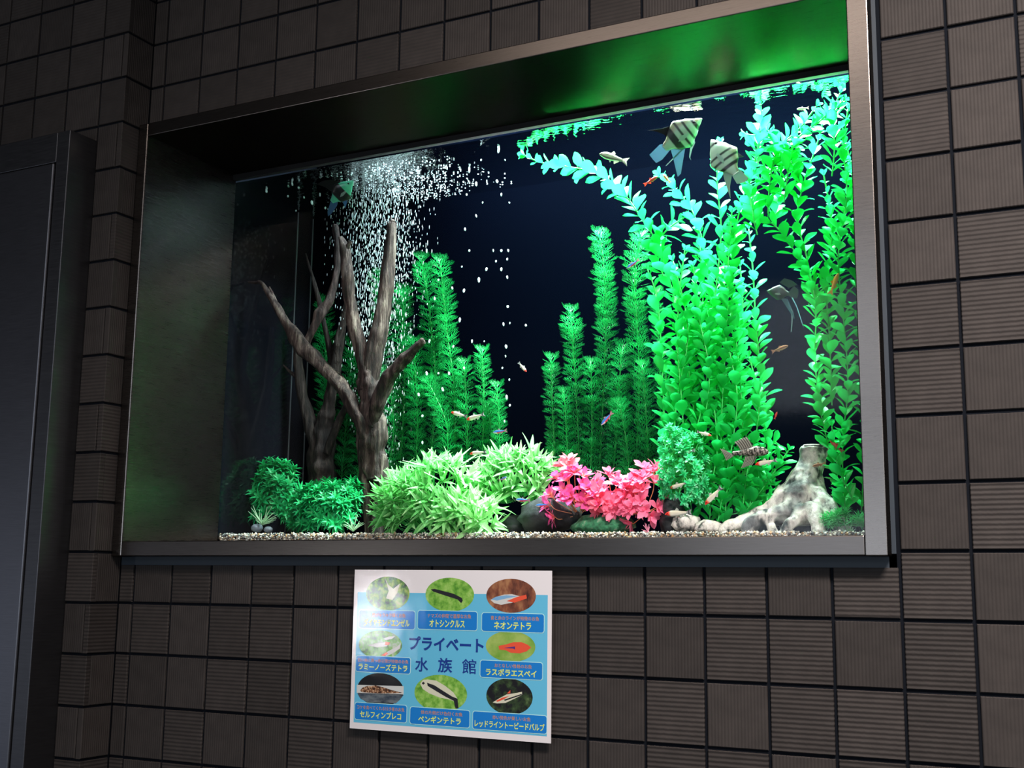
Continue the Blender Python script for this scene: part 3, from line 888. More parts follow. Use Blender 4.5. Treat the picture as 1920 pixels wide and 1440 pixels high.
# pink plant, paler towards its right end
xr = at(1228, 940, .32).x; rnd_sp = random.Random(5)
r, org, rnd, FV, FF, c = rosette_plant('pink_plant', 'bright pink plastic plant with orange leaf bases on the tank floor', [
    (1085, 940, 62, 60, .325, .04, 32, -.55), (1150, 940, 60, 50, .33, .04, 28, -.6), (1208, 940, 46, 58, .325, .04, 32, -.8), (1070, 885, 22, 22, .33, .02, 3, 0), (1212, 893, 22, 22, .335, .02, 3, 0)],
    PINK, mat('orange_stem', (0.75, 0.33, 0.14), 0.5), 6, 23, .9, 33, special=lambda p: p.x > xr and rnd_sp.random() < .6, limit=295)
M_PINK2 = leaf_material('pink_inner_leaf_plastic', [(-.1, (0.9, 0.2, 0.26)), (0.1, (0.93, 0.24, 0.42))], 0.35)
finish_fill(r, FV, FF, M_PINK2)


# bushy green plants: small rosettes, one object each
def rosette_mesh(name, m, n, w, droop, seed, tiers=3, spread=1.0):
    rnd = random.Random(seed); V, F = [], []
    base = leaf_mesh('tmp', m, lanc(w), .3, droop, rows=4)
    for t in range(tiers):
        for k in range(n):
            a = 2 * PI * k / n + t * .6 + rnd.uniform(-.2, .2); e = spread * (1 - t / tiers * .75) * rnd.uniform(.85, 1.15)
            q = Vector((math.cos(a), math.sin(a), 0))
            ld = Vector((0, 0, 1)) * math.cos(e) + q * math.sin(e)
            M = frame_mat(Vector((0, 0, t * .22)), ld, Vector((0, 0, 1)), rnd.uniform(.8, 1.1) * (1 - .12 * t))
            b = len(V); V += [M @ v.co for v in base.vertices]; F += [tuple(i + b for i in p.vertices) for p in base.polygons]
    bpy.data.meshes.remove(base)
    return mesh(name, V, F, m, True)


BUSHM = [rosette_mesh('leaf_rosette', M_BUSH, 6, .13, .45, k) for k in range(3)]


def bush(name, label, blobs, meshes, size, seed, up=.5):
    rnd = random.Random(seed); org = at(blobs[0][0], blobs[0][1], blobs[0][4]); r = root(name, org, label, 'plant')
    SV, SF = [], []
    for (cx, cy, rx, ry, Y0, dY, n, low) in blobs:
        for q in range(n):
            c, p, d = on_mound(rnd, cx, cy, rx, ry, Y0, dY, low); ax = (d + Vector((0, 0, up))).normalized(); s = pxsize(p)
            M = Matrix.Translation(p - org) @ ax.to_track_quat('Z', 'Y').to_matrix().to_4x4() @ Matrix.Rotation(rnd.uniform(0, 6), 4, 'Z') @ Matrix.Scale(size * s * rnd.uniform(.8, 1.2), 4)
            link('leaf_rosette', rnd.choice(meshes), r, M)
            v, f = tube_vf([c - org, (c + p) / 2 - org, p - org], [.0008] * 3, 4, base=len(SV)); SV += v; SF += f
    link('stems', mesh('stems', SV, SF, M_STEMG), r)
    return r


bush('bushy_plant', 'rounded dark green bushy plant at the far left of the tank', [(515, 945, 46, 76, .41, .04, 95, -.4), (480, 940, 14, 40, .40, .02, 10, -.4)], BUSHM, 21, 41)
bush('bushy_plant', 'low green bushy plant in front of the dark driftwood', [(612, 965, 66, 52, .33, .035, 95, -.45), (655, 935, 16, 26, .34, .02, 12, -.2), (575, 970, 30, 40, .315, .02, 22, -.5)], BUSHM, 20, 42)
TURQM = [rosette_mesh('leaf_rosette', M_TURQ, 4, .22, .2, k + 9, tiers=3, spread=1.1) for k in range(3)]
bush('fine_leaved_plant', 'turquoise fine-leaved plant beside the pink plant', [(1283, 890, 46, 80, .305, .03, 120, -.7), (1262, 850, 22, 50, .305, .02, 20, -.3)], TURQM, 12, 43)


def sprout(label, cx, cy, Y, n, length, seed, m, name='sprout', spread=1.2):
    rnd = random.Random(seed); org = at(cx, cy, Y); s = pxsize(org); r = root(name, org, label, 'plant')
    for k in range(n):
        a = rnd.uniform(0, 6.28); e = rnd.uniform(.15, spread)
        d = Vector((math.cos(a) * math.sin(e), math.sin(a) * math.sin(e) * .6, math.cos(e))); L = length * s * rnd.uniform(.6, 1.1)
        bend = Vector((rnd.uniform(-.3, .3), rnd.uniform(-.3, .3), rnd.uniform(-.4, .1)))
        pth = catmull([Vector((0, 0, 0)), d * L * .5, d * L + bend * L * .4], 4)
        v, f = tube_vf(pth, [.0013 * (1 - .7 * i / (len(pth) - 1)) for i in range(len(pth))], 5)
        link('blade', mesh('blade', v, f, m, True), r)
    return r


sprout('whitish thin-bladed sprout over pebbles in the left corner', 492, 984, .30, 26, 40, 51, M_WHITE, spread=1.4)
sprout('whitish thin-bladed sprout between green bush and driftwood foot', 662, 996, .30, 18, 34, 52, M_WHITE)
sprout('thin pink rootlets lying under the pink plant', 1215, 1000, .29, 9, 22, 53, mat('pink_thread', (0.8, 0.3, 0.45), 0.5))
MOSSM = [rosette_mesh('leaf_rosette', M_MOSS, 7, .05, .3, k + 19, tiers=3, spread=1.25) for k in range(2)]
bush('moss_carpet', 'light green needle-leaved carpet plant in the right corner', [(1585, 985, 45, 20, .30, .02, 40, -.2)], MOSSM, 17, 44, up=.9)
sprout('cream thin-bladed grass at the bottom right corner', 1592, 1003, .285, 22, 26, 54, M_WHITE, spread=1.5)


# ------------------------------------------------------------------ fish
def interp(T, t):
    for a, b in zip(T, T[1:]):
        if t <= b[0]:
            k = (t - a[0]) / (b[0] - a[0] + 1e-9); k = k * k * (3 - 2 * k) * .5 + k * .5
            return [a[n] + (b[n] - a[n]) * k for n in range(1, len(a))]
    return list(T[-1][1:])


def fish_body(prof, colour, n=18, seg=12):
    """unit-length fish, nose at x = +.5; prof rows (t, top, bottom, half width), t = 0 nose .. 1 tail root"""
    V, F, C = [], [], []
    x_end = -.30
    for k in range(n + 1):
        t = k / n; top, bot, hw = interp(prof, t); x = .5 + (x_end - .5) * t
        for s in range(seg):
            a = 2 * PI * s / seg; c, sn = math.cos(a), math.sin(a)
            z = (top + bot) / 2 + sn * (top - bot) / 2
            V.append((x, c * hw, z)); C.append(colour(t, sn))
    for k in range(n):
        for s in range(seg):
            s2 = (s + 1) % seg
            F.append((k * seg + s, k * seg + s2, (k + 1) * seg + s2, (k + 1) * seg + s))
    F.append(tuple(range(seg))); F.append(tuple(reversed(range(n * seg, n * seg + seg))))
    return V, F, C


def fin_mesh(name, poly, colour, th=.004):
    n = len(poly); V = [(x, -th, z) for x, z in poly] + [(x, th, z) for x, z in poly]
    cx = sum(p[0] for p in poly) / n; cz = sum(p[1] for p in poly) / n
    F = [tuple(range(n)), tuple(reversed(range(n, 2 * n)))] + [(k, k + n, (k + 1) % n + n, (k + 1) % n) for k in range(n)]
    C = [colour(x, z) for x, z in poly] * 2
    return mesh(name, V, F, M_FIN, cols=C)


def place_fish(name, label, nose, tail, Y, spec, flip=False, group=None, Yt=None):
    pn, pt = at(nose[0], nose[1], Y), at(tail[0], tail[1], Yt or Y); c = (pn + pt) / 2; L = (pn - pt).length
    x = (pn - pt).normalized(); v = (c - CAM).normalized()
    z = v.cross(x).normalized()
    if (z.z < 0) != flip: z = -z
    y = z.cross(x)
    r = root(name, c, label, 'fish', group)
    r.rotation_mode = 'QUATERNION'
    R = Matrix((x, y, z)).transposed(); r.rotation_quaternion = R.to_quaternion(); r.scale = (L, L, L)
    for nm, me in spec['parts']: link(nm, me, r)
    ex, ez, er, ey = spec['eye']
    for s in (-1, 1):
        link('eye', spec['eyemesh'], r, Matrix.Translation((ex, s * ey, ez)) @ Matrix.Diagonal((er, er * .35, er, 1)))
    return r


def sphere(name, m, n=10):
    V, F = [], []
    for a in range(n // 2 + 1):
        th = PI * a / (n // 2)
        for b in range(n):
            ph = 2 * PI * b / n; V.append((math.sin(th) * math.cos(ph), math.sin(th) * math.sin(ph), math.cos(th)))
    for a in range(n // 2):
        for b in range(n):
            b2 = (b + 1) % n; F.append((a * n + b, (a + 1) * n + b, (a + 1) * n + b2, a * n + b2))
    return mesh(name, V, F, m, True)


EYE = sphere('eye', M_EYE)
SLIM = [(0, .005, -.02, .008), (.1, .065, -.06, .04), (.3, .11, -.105, .062), (.55, .10, -.10, .055), (.8, .06, -.055, .03), (1, .04, -.04, .012)]


def tetra(bodycol, fincol, tailcol, prof=SLIM, dorsal=.10, tailh=.13):
    V, F, C = fish_body(prof, bodycol)
    return {'parts': [
        ('body', mesh('body', V, F, M_COL, True, C)),
        ('tail_fin', fin_mesh('tail_fin', [(-.27, .035), (-.38, .08), (-.5, tailh), (-.43, .0), (-.5, -tailh), (-.38, -.08), (-.27, -.035)], tailcol)),
        ('dorsal_fin', fin_mesh('dorsal_fin', [(.14, .09), (.06, .09 + dorsal), (-.02, .07 + dorsal * .6), (.0, .085)], fincol)),
        ('anal_fin', fin_mesh('anal_fin', [(-.02, -.08), (-.06, -.17), (-.2, -.07), (-.2, -.045)], fincol)),
        ('pelvic_fin', fin_mesh('pelvic_fin', [(.14, -.09), (.08, -.16), (.06, -.09)], fincol))],
        'eye': (.40, .012, .026, .034), 'eyemesh': EYE}


def c_rummy(t, v):
    if t < .17: return (.85, .03, .02)
    if t < .24: return (.75, .25, .15)
    return (.62, .58, .46) if v > -.2 else (.72, .70, .62)
def t_rummy(x, z): return (.03, .03, .04) if abs(z) > .06 else (.8, .85, .85)
def clear(x, z): return (.55, .6, .55)
def c_neon(t, v):
    if v > .55: return (.05, .06, .12)
    if v > -.1: return (.03, .22, .75) if t > .1 else (.3, .5, .7)
    return (.75, .03, .04) if t > .35 else (.7, .65, .62)
def c_red(t, v): return (.62, .04, .03) if v > -.5 else (.5, .1, .06)
def c_orange(t, v):
    if -.15 < v < .25: return (.15, .06, .03)
    return (.75, .30, .05) if v > 0 else (.7, .42, .12)
def c_brown(t, v):
    if -.1 < v < .3: return (.04, .025, .02)
    return (.36, .17, .08) if v > 0 else (.5, .28, .16)
def c_yellow(t, v): return (.85, .42, .02) if v > -.4 else (.7, .5, .15)
def c_penguin(t, v):
    if -.55 < v < -.1: return (.012, .012, .012)
    return (.35, .36, .25) if v > -.1 else (.75, .74, .62)
def c_silver(t, v): return (.5, .3, .22) if v > .1 else (.75, .65, .58)


RUMMY = tetra(c_rummy, clear, t_rummy); NEON = tetra(c_neon, lambda x, z: (.45, .35, .4), lambda x, z: (.5, .3, .35))
REDF = tetra(c_red, lambda x, z: (.6, .1, .06), lambda x, z: (.6, .12, .08))
ORANGE = tetra(c_orange, lambda x, z: (.6, .35, .15), lambda x, z: (.6, .35, .15))
BROWN = tetra(c_brown, lambda x, z: (.4, .22, .12), lambda x, z: (.45, .25, .15))
YELL = tetra(c_yellow, lambda x, z: (.8, .4, .05), lambda x, z: (.8, .45, .08))
PENG = tetra(c_penguin, lambda x, z: (.5, .5, .42), lambda x, z: (.03, .03, .03) if z < 0 else (.7, .7, .6))
SILV = tetra(c_silver, lambda x, z: (.6, .5, .45), lambda x, z: (.6, .5, .45))

GR = 'red-nosed tetras'
for lab, n, t, Y in [
    ('red-nosed tetra diving head down in the open dark water', (987, 697), (972, 679), .34),
    ('red-nosed tetra facing left, left one of the pair by the feathery plant', (846, 773), (876, 781), .33),
    ('red-nosed tetra facing left, right one of the pair by the feathery plant', (875, 787), (909, 776), .33),
    ('red-nosed tetra just above the pale grass clump', (881, 851), (913, 847), .31),
    ('faint red-nosed tetra facing right above the turquoise plant', (1334, 817), (1306, 809), .29),
    ('red-nosed tetra in front of the turquoise fine leaves', (1271, 850), (1304, 844), .29),
    ('red-nosed tetra rising from the right end of the pink plant', (1255, 916), (1290, 904), .285),
    ('red-nosed tetra pointing steeply down before the broad leaves', (1322, 946), (1354, 912), .285),
    ('red-nosed tetra above the pale mottled stone', (1247, 964), (1298, 960), .285),
    ('red-nosed tetra below the striped catfish', (1416, 871), (1458, 862), .285)]:
    place_fish('tetra', lab, n, t, Y, RUMMY, group=GR)
GN = 'blue and red neon tetras'
for lab, n, t, Y in [
    ('blue and red neon tetra by the high feathery tips', (1175, 503), (1199, 486), .36),
    ('blue and red neon tetra standing diagonally before the centre feathery stems', (1127, 797), (1149, 772), .33),
    ('blue and red neon tetra beside the short feathery plant', (924, 811), (951, 807), .34),
    ('dark blue neon tetra over the rear grass clump', (951, 894), (935, 901), .31),
    ('bright neon tetra left of the slate stone', (967, 937), (995, 938), .29),
    ('bright neon tetra in front of the slate stone', (1004, 948), (1032, 946), .29)]:
    place_fish('neon_tetra', lab, n, t, Y, NEON, group=GN)
place_fish('penguin_tetra', 'silver tetra with a black stripe below the surface', (1124, 288), (1178, 304), .33, PENG)
place_fish('red_fish', 'slim red fish below the striped angelfish', (1233, 331), (1207, 347), .34, REDF)
place_fish('small_fish', 'tiny orange striped fish on the leaf tip below the angelfish', (1243, 327), (1257, 343), .34, ORANGE)
place_fish('small_fish', 'yellow-orange fish by the right tall plant', (1572, 512), (1556, 553), .30, YELL)
place_fish('small_fish', 'thin orange-lined fish in the dark gap on the right', (1478, 648), (1446, 660), .32, BROWN)
place_fish('small_fish', 'brown striped fish in front of the stump', (1523, 874), (1549, 868), .30, BROWN)
place_fish('red_fish', 'red fish half hidden in leaves right above the stump', (1556, 826), (1581, 848), .30, REDF)
place_fish('red_fish', 'blurred red fish at the edge of the dark gap', (1457, 772), (1452, 786), .33, REDF)
place_fish('small_fish', 'upper tiny silvery fish near the top right surface', (1513, 164), (1494, 153), .29, SILV)
place_fish('small_fish', 'lower tiny silvery fish near the top right surface', (1494, 205), (1517, 202), .29, SILV)


# angelfish
ANG = [(0, .0, -.025, .01), (.10, .055, -.075, .045), (.3, .17, -.18, .075), (.52, .26, -.28, .07), (.7, .20, -.22, .05), (.88, .09, -.10, .03), (1, .055, -.06, .012)]


def angel(stripes, pale=(.24, .26, .24), dark=(.012, .012, .014), fin=(.42, .50, .55), warm=True):
    def colour(t, v):
        for a, b in stripes:
            if a < t < b: return dark
        if warm and t < .14 and v > .1: return (.34, .25, .15)
        if warm and v > .55: return (.20, .16, .12)
        return pale
    V, F, C = fish_body(ANG, colour, n=40, seg=16)
    def fc(x, z): return dark if -.14 < x < -.0 and abs(z) < .42 else fin
    parts = [('body', mesh('body', V, F, M_COL, True, C)),
             ('dorsal_fin', fin_mesh('dorsal_fin', [(.20, .19), (.10, .25), (-.08, .42), (-.34, .60), (-.42, .63), (-.30, .46), (-.17, .27), (-.17, .10)], lambda x, z: dark if z > .4 or x > 0 else fin)),
             ('anal_fin', fin_mesh('anal_fin', [(.14, -.22), (.06, -.30), (-.06, -.55), (-.20, -.78), (-.26, -.82), (-.24, -.60), (-.24, -.35), (-.17, -.12)], lambda x, z: dark if x > -.08 and z < -.3 else fin)),
             ('tail_fin', fin_mesh('tail_fin', [(-.27, .05), (-.40, .16), (-.50, .24), (-.49, .05), (-.5, -.22), (-.40, -.15), (-.27, -.05)], lambda x, z: fin)),
             ('pelvic_fin', fin_mesh('pelvic_fin', [(.24, -.20), (.18, -.42), (.05, -.66), (-.06, -.80), (.03, -.62), (.14, -.38), (.17, -.21)], lambda x, z: (.6, .65, .62), .003)),
             ('pectoral_fin', fin_mesh('pectoral_fin', [(.18, -.05), (.05, -.02), (-.04, -.07), (.05, -.10), (.17, -.09)], lambda x, z: (.25, .29, .28), .078))]
    return {'parts': parts, 'eye': (.355, .02, .032, .047), 'eyemesh': EYE}


A1 = angel([(.14, .215), (.34, .40), (.49, .55), (.64, .79)])
A2 = angel([(.14, .20), (.44, .49), (.58, .65), (.74, .82)], pale=(.30, .32, .28))
A3 = angel([(.42, .80)], pale=(.06, .34, .22), dark=(.006, .007, .008), fin=(.05, .12, .24), warm=False)
A4 = angel([(0, .5), (.6, .9)], pale=(.03, .045, .05), dark=(.015, .018, .02), fin=(.04, .06, .07), warm=False)


def place_angel(label, nose, tail, Y, spec, fins):
    """fins = [(part name, px outline, colour, half thickness)]"""
    sp = dict(spec); sp['parts'] = [spec['parts'][0], spec['parts'][5]]
    r = place_fish('angelfish', label, nose, tail, Y, sp)
    Ri = r.rotation_quaternion.to_matrix().inverted(); c = Vector(r.location); L = r.scale[0]
    for nm, poly, colr, th in fins:
        pts = []
        for x, y in poly:
            q = Ri @ (at(x, y, Y) - c) / L; pts.append((q.x, q.z))
        link(nm, fin_mesh(nm, pts, colr if callable(colr) else (lambda a, b, k=colr: k), th), r)
    return r


FB, FG, FK = (.11, .17, .23), (.20, .25, .24), (.008, .008, .009)
place_angel('silver angelfish with bold black bands facing right under the surface', (1315, 221), (1228, 292), .32, A1, [
    ('dorsal_fin', [(1272, 230), (1258, 236), (1240, 241), (1217, 243.5), (1232, 246), (1246, 252), (1254, 262), (1264, 250)], FK, .004),
    ('tail_fin', [(1252, 268), (1237, 271), (1218, 290), (1224, 299), (1230, 306), (1241, 300), (1256, 282)], FB, .004),
    ('anal_fin', [(1256, 276), (1262, 300), (1267, 325), (1269, 334), (1275, 328), (1280, 300), (1285, 274), (1270, 266)], FB, .004),
    ('pelvic_fin', [(1299, 256), (1303, 268), (1297, 281), (1293, 297), (1295, 303), (1291, 296), (1293, 282), (1295, 262)], FG, .003),
    ('pelvic_filament', [(1289, 268), (1270, 288), (1247, 311.5), (1248, 312.5), (1272, 289.5), (1291, 270)], FG, .003)])
place_angel('narrow-striped pale angelfish facing left against the bright leaves', (1334, 261), (1392, 342), .31, A2, [
    ('dorsal_fin', [(1366, 270), (1376, 280), (1394, 293), (1384, 295), (1374, 300), (1368, 290)], (.05, .06, .06), .004),
    ('tail_fin', [(1376, 310), (1388, 318), (1404, 334), (1396, 342), (1382, 345), (1370, 325)], FG, .004),
    ('anal_fin', [(1352, 308), (1358, 335), (1364, 355), (1370, 372), (1369, 350), (1372, 330), (1376, 312), (1364, 300)], lambda x, z: (.16, .19, .18), .004),
    ('pelvic_fin', [(1340, 288), (1342, 305), (1341, 322), (1343, 322), (1346, 305), (1347, 292)], FG, .003)])
place_angel('dark angelfish hanging under the surface left of the bubbles', (662, 338), (612, 388), .30, A3, [
    ('dorsal_fin', [(640, 340), (628, 334), (612, 334), (600, 340), (612, 346), (622, 356), (630, 352)], FK, .004),
    ('tail_fin', [(630, 368), (620, 378), (613, 398), (613, 408), (620, 402), (630, 388), (634, 374)], (.05, .10, .20), .004),
    ('anal_fin', [(640, 368), (641, 382), (644, 394), (647, 384), (650, 366)], (.06, .14, .26), .004),
    ('pelvic_fin', [(654, 352), (655, 366), (652, 376), (651, 364), (650, 354)], (.1, .2, .25), .003)])
place_angel('dim dark angelfish with long filaments in the gap on the right', (1438, 545), (1490, 552), .42, A4, [
    ('dorsal_fin', [(1462, 530), (1472, 522), (1486, 526), (1496, 534), (1480, 540)], (.04, .06, .07), .004),
    ('tail_fin', [(1478, 548), (1490, 536), (1498, 545), (1494, 560), (1480, 556)], (.05, .07, .08), .004),
    ('anal_fin', [(1464, 560), (1474, 572), (1486, 586), (1488, 600), (1480, 580), (1476, 560)], (.06, .12, .16), .004),
    ('pelvic_filament', [(1484, 558), (1492, 575), (1498, 596), (1504, 616), (1500, 598), (1494, 576), (1486, 558)], (.35, .55, .65), .003),
    ('pelvic_filament', [(1482, 580), (1482, 600), (1479, 622), (1480.5, 622), (1483.5, 600), (1483.5, 580)], (.3, .4, .42), .003)])


# sailfin catfish (dark, pale wavy lines)
def c_pleco(t, v): 
    k = math.sin(t * 60 + v * 5 + 2.5 * math.sin(v * 7 + t * 14)); return (.34, .30, .26) if k > .35 else (.012, .010, .009)
PLP = [(0, .03, -.06, .05), (.12, .10, -.09, .09), (.3, .14, -.10, .105), (.55, .11, -.08, .085), (.8, .06, -.05, .045), (1, .05, -.04, .02)]
def f_pleco(x, z): return (.22, .2, .17) if math.sin(x * 60) + math.sin(z * 70) > .3 else (.02, .016, .015)
def grid_fin(name, x0, x1, zf0, zf1, n=12, m=6, th=.006):
    V, F, C = [], [], []
    for s in (-1, 1):
        for a in range(n + 1):
            for b in range(m + 1):
                x = x0 + (x1 - x0) * a / n; z = zf0(x) + (zf1(x) - zf0(x)) * b / m
                V.append((x - .12 * (b / m) ** 1.5, s * th, z - .03 * abs(a / n - .35) * (b / m))); C.append((.45, .42, .36) if a % 2 else (.012, .01, .009))
    o = (n + 1) * (m + 1)
    for s in (0, 1):
        for a in range(n):
            for b in range(m):
                i = s * o + a * (m + 1) + b; F.append((i, i + 1, i + m + 2, i + m + 1))
    return mesh(name, V, F, M_FIN, cols=C)
V, F, C = fish_body(PLP, c_pleco, n=40, seg=20)
PLECO = {'parts': [('body', mesh('body', V, F, M_COL, True, C)),
                   ('dorsal_fin', grid_fin('dorsal_fin', .18, -.12, lambda x: .07, lambda x: .36 - (.18 - x) * .3)),
                   ('tail_fin', grid_fin('tail_fin', -.27, -.46, lambda x: -.05 + (x + .27) * .5, lambda x: .06 - (x + .27) * .5)),
                   ('pectoral_fin', grid_fin('pectoral_fin', .22, .0, lambda x: -.08, lambda x: -.27 - (.22 - x) * .2, th=.09))],
         'eye': (.36, .075, .022, .07), 'eyemesh': EYE}
place_fish('catfish', 'dark catfish with wavy pale stripes and a tall spread fin', (1440, 846), (1357, 852), .285, PLECO)


# ------------------------------------------------------------------ bubbles
def blob_vf(V, F, p, r, h):
    b = len(V); n = 5
    V.append((p.x, p.y, p.z + h)); V.append((p.x, p.y, p.z - h))
    for zz, k in ((.5, .86), (-.5, .86)):
        for s in range(n):
            a = 2 * PI * s / n; V.append((p.x + math.cos(a) * r * k, p.y + math.sin(a) * r * k, p.z + zz * h))
    for s in range(n):
        s2 = (s + 1) % n
        F.append((b, b + 2 + s, b + 2 + s2)); F.append((b + 2 + s, b + 2 + n + s, b + 2 + n + s2, b + 2 + s2)); F.append((b + 1, b + 2 + n + s2, b + 2 + n + s))


rb = random.Random(77); V, F = [], []
for n in range(4600):
    u = rb.random() ** .75                     # 0 bottom .. 1 top
    py = 905 - u * 560
    mid = 712 - 8 * u; half = 24 + 52 * u ** 1.1
    px_ = mid + rb.gauss(0, half * .62)
    if px_ < 606 or px_ > 900: continue
    p = at(px_, py, rb.uniform(.40, .545))
    if p.z > WZ - .004: continue
    r_ = rb.uniform(.0004, .0009); blob_vf(V, F, p, r_, r_ * rb.uniform(2.5, 8.5))
for n in range(420):                           # foam resting under the surface
    a = rb.gauss(0, .06); p = Vector((.37 + a * 1.3, rb.uniform(.30, .55), WZ - rb.uniform(.001, .006)))
    if p.x < .15: continue
    r_ = rb.uniform(.0008, .0022); blob_vf(V, F, p, r_, r_ * .8)
tag(link('bubble_plume', mesh('bubble_plume', V, F, M_BUB, True)), 'dense rising plume of tiny white air bubbles around the driftwood', 'bubbles', kind='stuff')
BM = []
for k in range(3):
    V, F = [], []; blob_vf(V, F, Vector((0, 0, 0)), 1, (1.2, 1.6, 2.1)[k]); BM.append(mesh('bubble', V, F, M_BUB, True))
spots = [(940, 470), (953, 470), (925, 470), (951, 486), (940, 505), (951, 520), (930, 490), (912, 505), (898, 525), (955, 380), (932, 340), (940, 365), (914, 345), (905, 380), (893, 345), (875, 365), (947, 300), (880, 300),
         (952, 575), (956, 606), (944, 608), (986, 610), (949, 650), (948, 668), (942, 690), (955, 712), (950, 745), (956, 760), (946, 790), (885, 640), (908, 640), (870, 545), (862, 600), (880, 470), (872, 430), (893, 405), (866, 500),
         (842, 700), (830, 730), (822, 700), (850, 650), (800, 700), (792, 780), (785, 740), (805, 640), (870, 690), (792, 830), (815, 560), (822, 525), (848, 540), (935, 260), (902, 300), (500, 340), (548, 345), (560, 352), (570, 370), (585, 380), (540, 356), (555, 395), (600, 365), (610, 390)]
for k, (x, y) in enumerate(spots):
    Y = rb.uniform(.30, .42); s = pxsize(at(x, y, Y)); p = at(x, y, Y)
    if p.z > WZ - .003: p = at(x, y + 12, Y); p.z = min(p.z, WZ - .003)
    o = link('bubble', BM[k % 3], None, Matrix.Translation(p) @ Matrix.Rotation(rb.uniform(-.4, .4), 4, 'Y') @ Matrix.Scale(s * rb.uniform(1.3, 2.8), 4))
    zone = ('bright air bubble resting under the surface in the left corner' if x < 620 else
            'single air bubble rising in front of the tall feathery plants' if 500 < y and x < 875 else
            'air bubble in the loose column over the dark open middle' if x > 920 else
            'single air bubble drifting between dense plume and loose column')
    tag(o, zone, 'bubble', 'larger single air bubbles')


# ------------------------------------------------------------------ poster
PY = -0.0135
def pp(px_, py_): return at(px_, py_, PY)


def glossy_print(name, colour=None, stops=None, scale=60, stretch=(1, 1, 1)):
    m = mat(name, colour or (1, 1, 1), 0.55, spec=0.3); t = NT(m)
    t.b.inputs['Coat Weight'].default_value = 1.0; t.b.inputs['Coat Roughness'].default_value = 0.03
    if stops: t.link(t.ramp(t.noise(t.coords(stretch), scale, 4, .6), stops), t.b.inputs['Base Color'])
    n = t.noise(t.coords(kind='Object'), 9, 2); n2 = t.noise(t.coords(kind='Object'), 900, 2)
    ad = t.new('ShaderNodeMath', operation='MULTIPLY_ADD', i_1=.03); t.link(n2, ad.inputs[0]); t.link(n, ad.inputs[2])
    bp = t.new('ShaderNodeBump', i_Strength=1.0, i_Distance=.0012); t.link(ad.outputs[0], bp.inputs['Height'])
    t.link(bp.outputs[0], t.b.inputs['Coat Normal'])
    return m


P_WHITE = glossy_print('laminated_white', (.80, .77, .79))
P_SKY = glossy_print('print_sky_blue', (.12, .50, .74)); P_BLUE = glossy_print('print_blue', (.005, .20, .62))
P_LINE = glossy_print('print_pale_line', (.45, .80, .80)); P_NAVY = glossy_print('print_navy', (.006, .04, .27))
P_YEL = glossy_print('print_yellow', (.80, .88, .16)); P_ORG = glossy_print('print_orange', (.62, .26, .06))
poster = root('poster', pp(848, 1220), 'laminated blue fish guide poster on the tiles below the tank', 'poster')
POR = poster.location.copy()


def flat(name, poly, z, m, parent=None):
    """flat print on the poster; poly in world (x, z), layer z in steps"""
    n = len(poly); V = [(x - POR.x, -z * .00012, y - POR.z) for x, y in poly]
    return link(name, mesh(name, V, [tuple(range(n))], m), parent or poster)


PX0, PX1, PZ0, PZ1 = 0.5465, 0.9415, -0.2092, 0.0688
vv, ff = box_vf(PX0 - POR.x, PX1 - POR.x, 0, .0009, PZ0 - POR.z, PZ1 - POR.z)
link('sheet', mesh('sheet', vv, ff, P_WHITE), poster)
a, b = pp(673, 1107), pp(1028, 1381)
flat('blue_field', [(.5545, a.z - .003), (.5545, -.1985), (.934, -.1985), (.934, a.z - .003)], 1, P_SKY)


def rrect(cx, cz, w, h, r, n=5):
    out = []
    for qx, qz, a0 in ((1, 1, 0), (-1, 1, PI / 2), (-1, -1, PI), (1, -1, 1.5 * PI)):
        for k in range(n + 1):
            a = a0 + PI / 2 * k / n; out.append((cx + qx * (w / 2 - r) + r * math.cos(a), cz + qz * (h / 2 - r) + r * math.sin(a)))
    return out


def text(body, cx, cz, width, height, m, z, bold=0.0, name='lettering', parent=None):
    cu = bpy.data.curves.new('t', 'FONT'); cu.body = body; cu.size = 1.0; cu.align_x = 'CENTER'; cu.offset = bold; cu.resolution_u = 2
    o = bpy.data.objects.new('t', cu); COL.objects.link(o)
    dg = bpy.context.evaluated_depsgraph_get(); dg.update()
    me = bpy.data.meshes.new_from_object(o.evaluated_get(dg)); bpy.data.objects.remove(o)
    xs = [v.co.x for v in me.vertices]; ys = [v.co.y for v in me.vertices]
    if not xs: return None
    x0, x1, y0, y1 = min(xs), max(xs), min(ys), max(ys)
    kx, ky = width / (x1 - x0), height / (y1 - y0)
    for v in me.vertices:
        v.co = ((v.co.x - (x0 + x1) / 2) * kx + cx - POR.x, -z * .00012, (v.co.y - (y0 + y1) / 2) * ky + cz - POR.z)
    me.materials.clear(); me.materials.append(m); me.name = name; me.update()
    return link(name, me, parent or poster)


P_PL1 = glossy_print('print_plants_dark', stops=[(.38, (.02, .02, .015)), (.48, (.07, .22, .03)), (.58, (.25, .42, .05)), (.68, (.5, .55, .2))], scale=95)
P_GRN = glossy_print('print_soft_green', stops=[(.35, (.07, .26, .02)), (.5, (.2, .46, .06)), (.65, (.36, .6, .14))], scale=70)
P_BRN = glossy_print('print_brown_roots', stops=[(.35, (.05, .015, .012)), (.5, (.22, .07, .035)), (.65, (.42, .2, .09))], scale=45, stretch=(1, 1, .5))
P_PL2 = glossy_print('print_plants_light', stops=[(.38, (.04, .12, .03)), (.5, (.14, .42, .05)), (.62, (.4, .55, .35)), (.7, (.6, .62, .6))], scale=80)
P_BLUR = glossy_print('print_blurred_green', stops=[(.35, (.14, .34, .03)), (.65, (.36, .5, .12))], scale=25)
P_DARK = glossy_print('print_black', (.008, .008, .01))
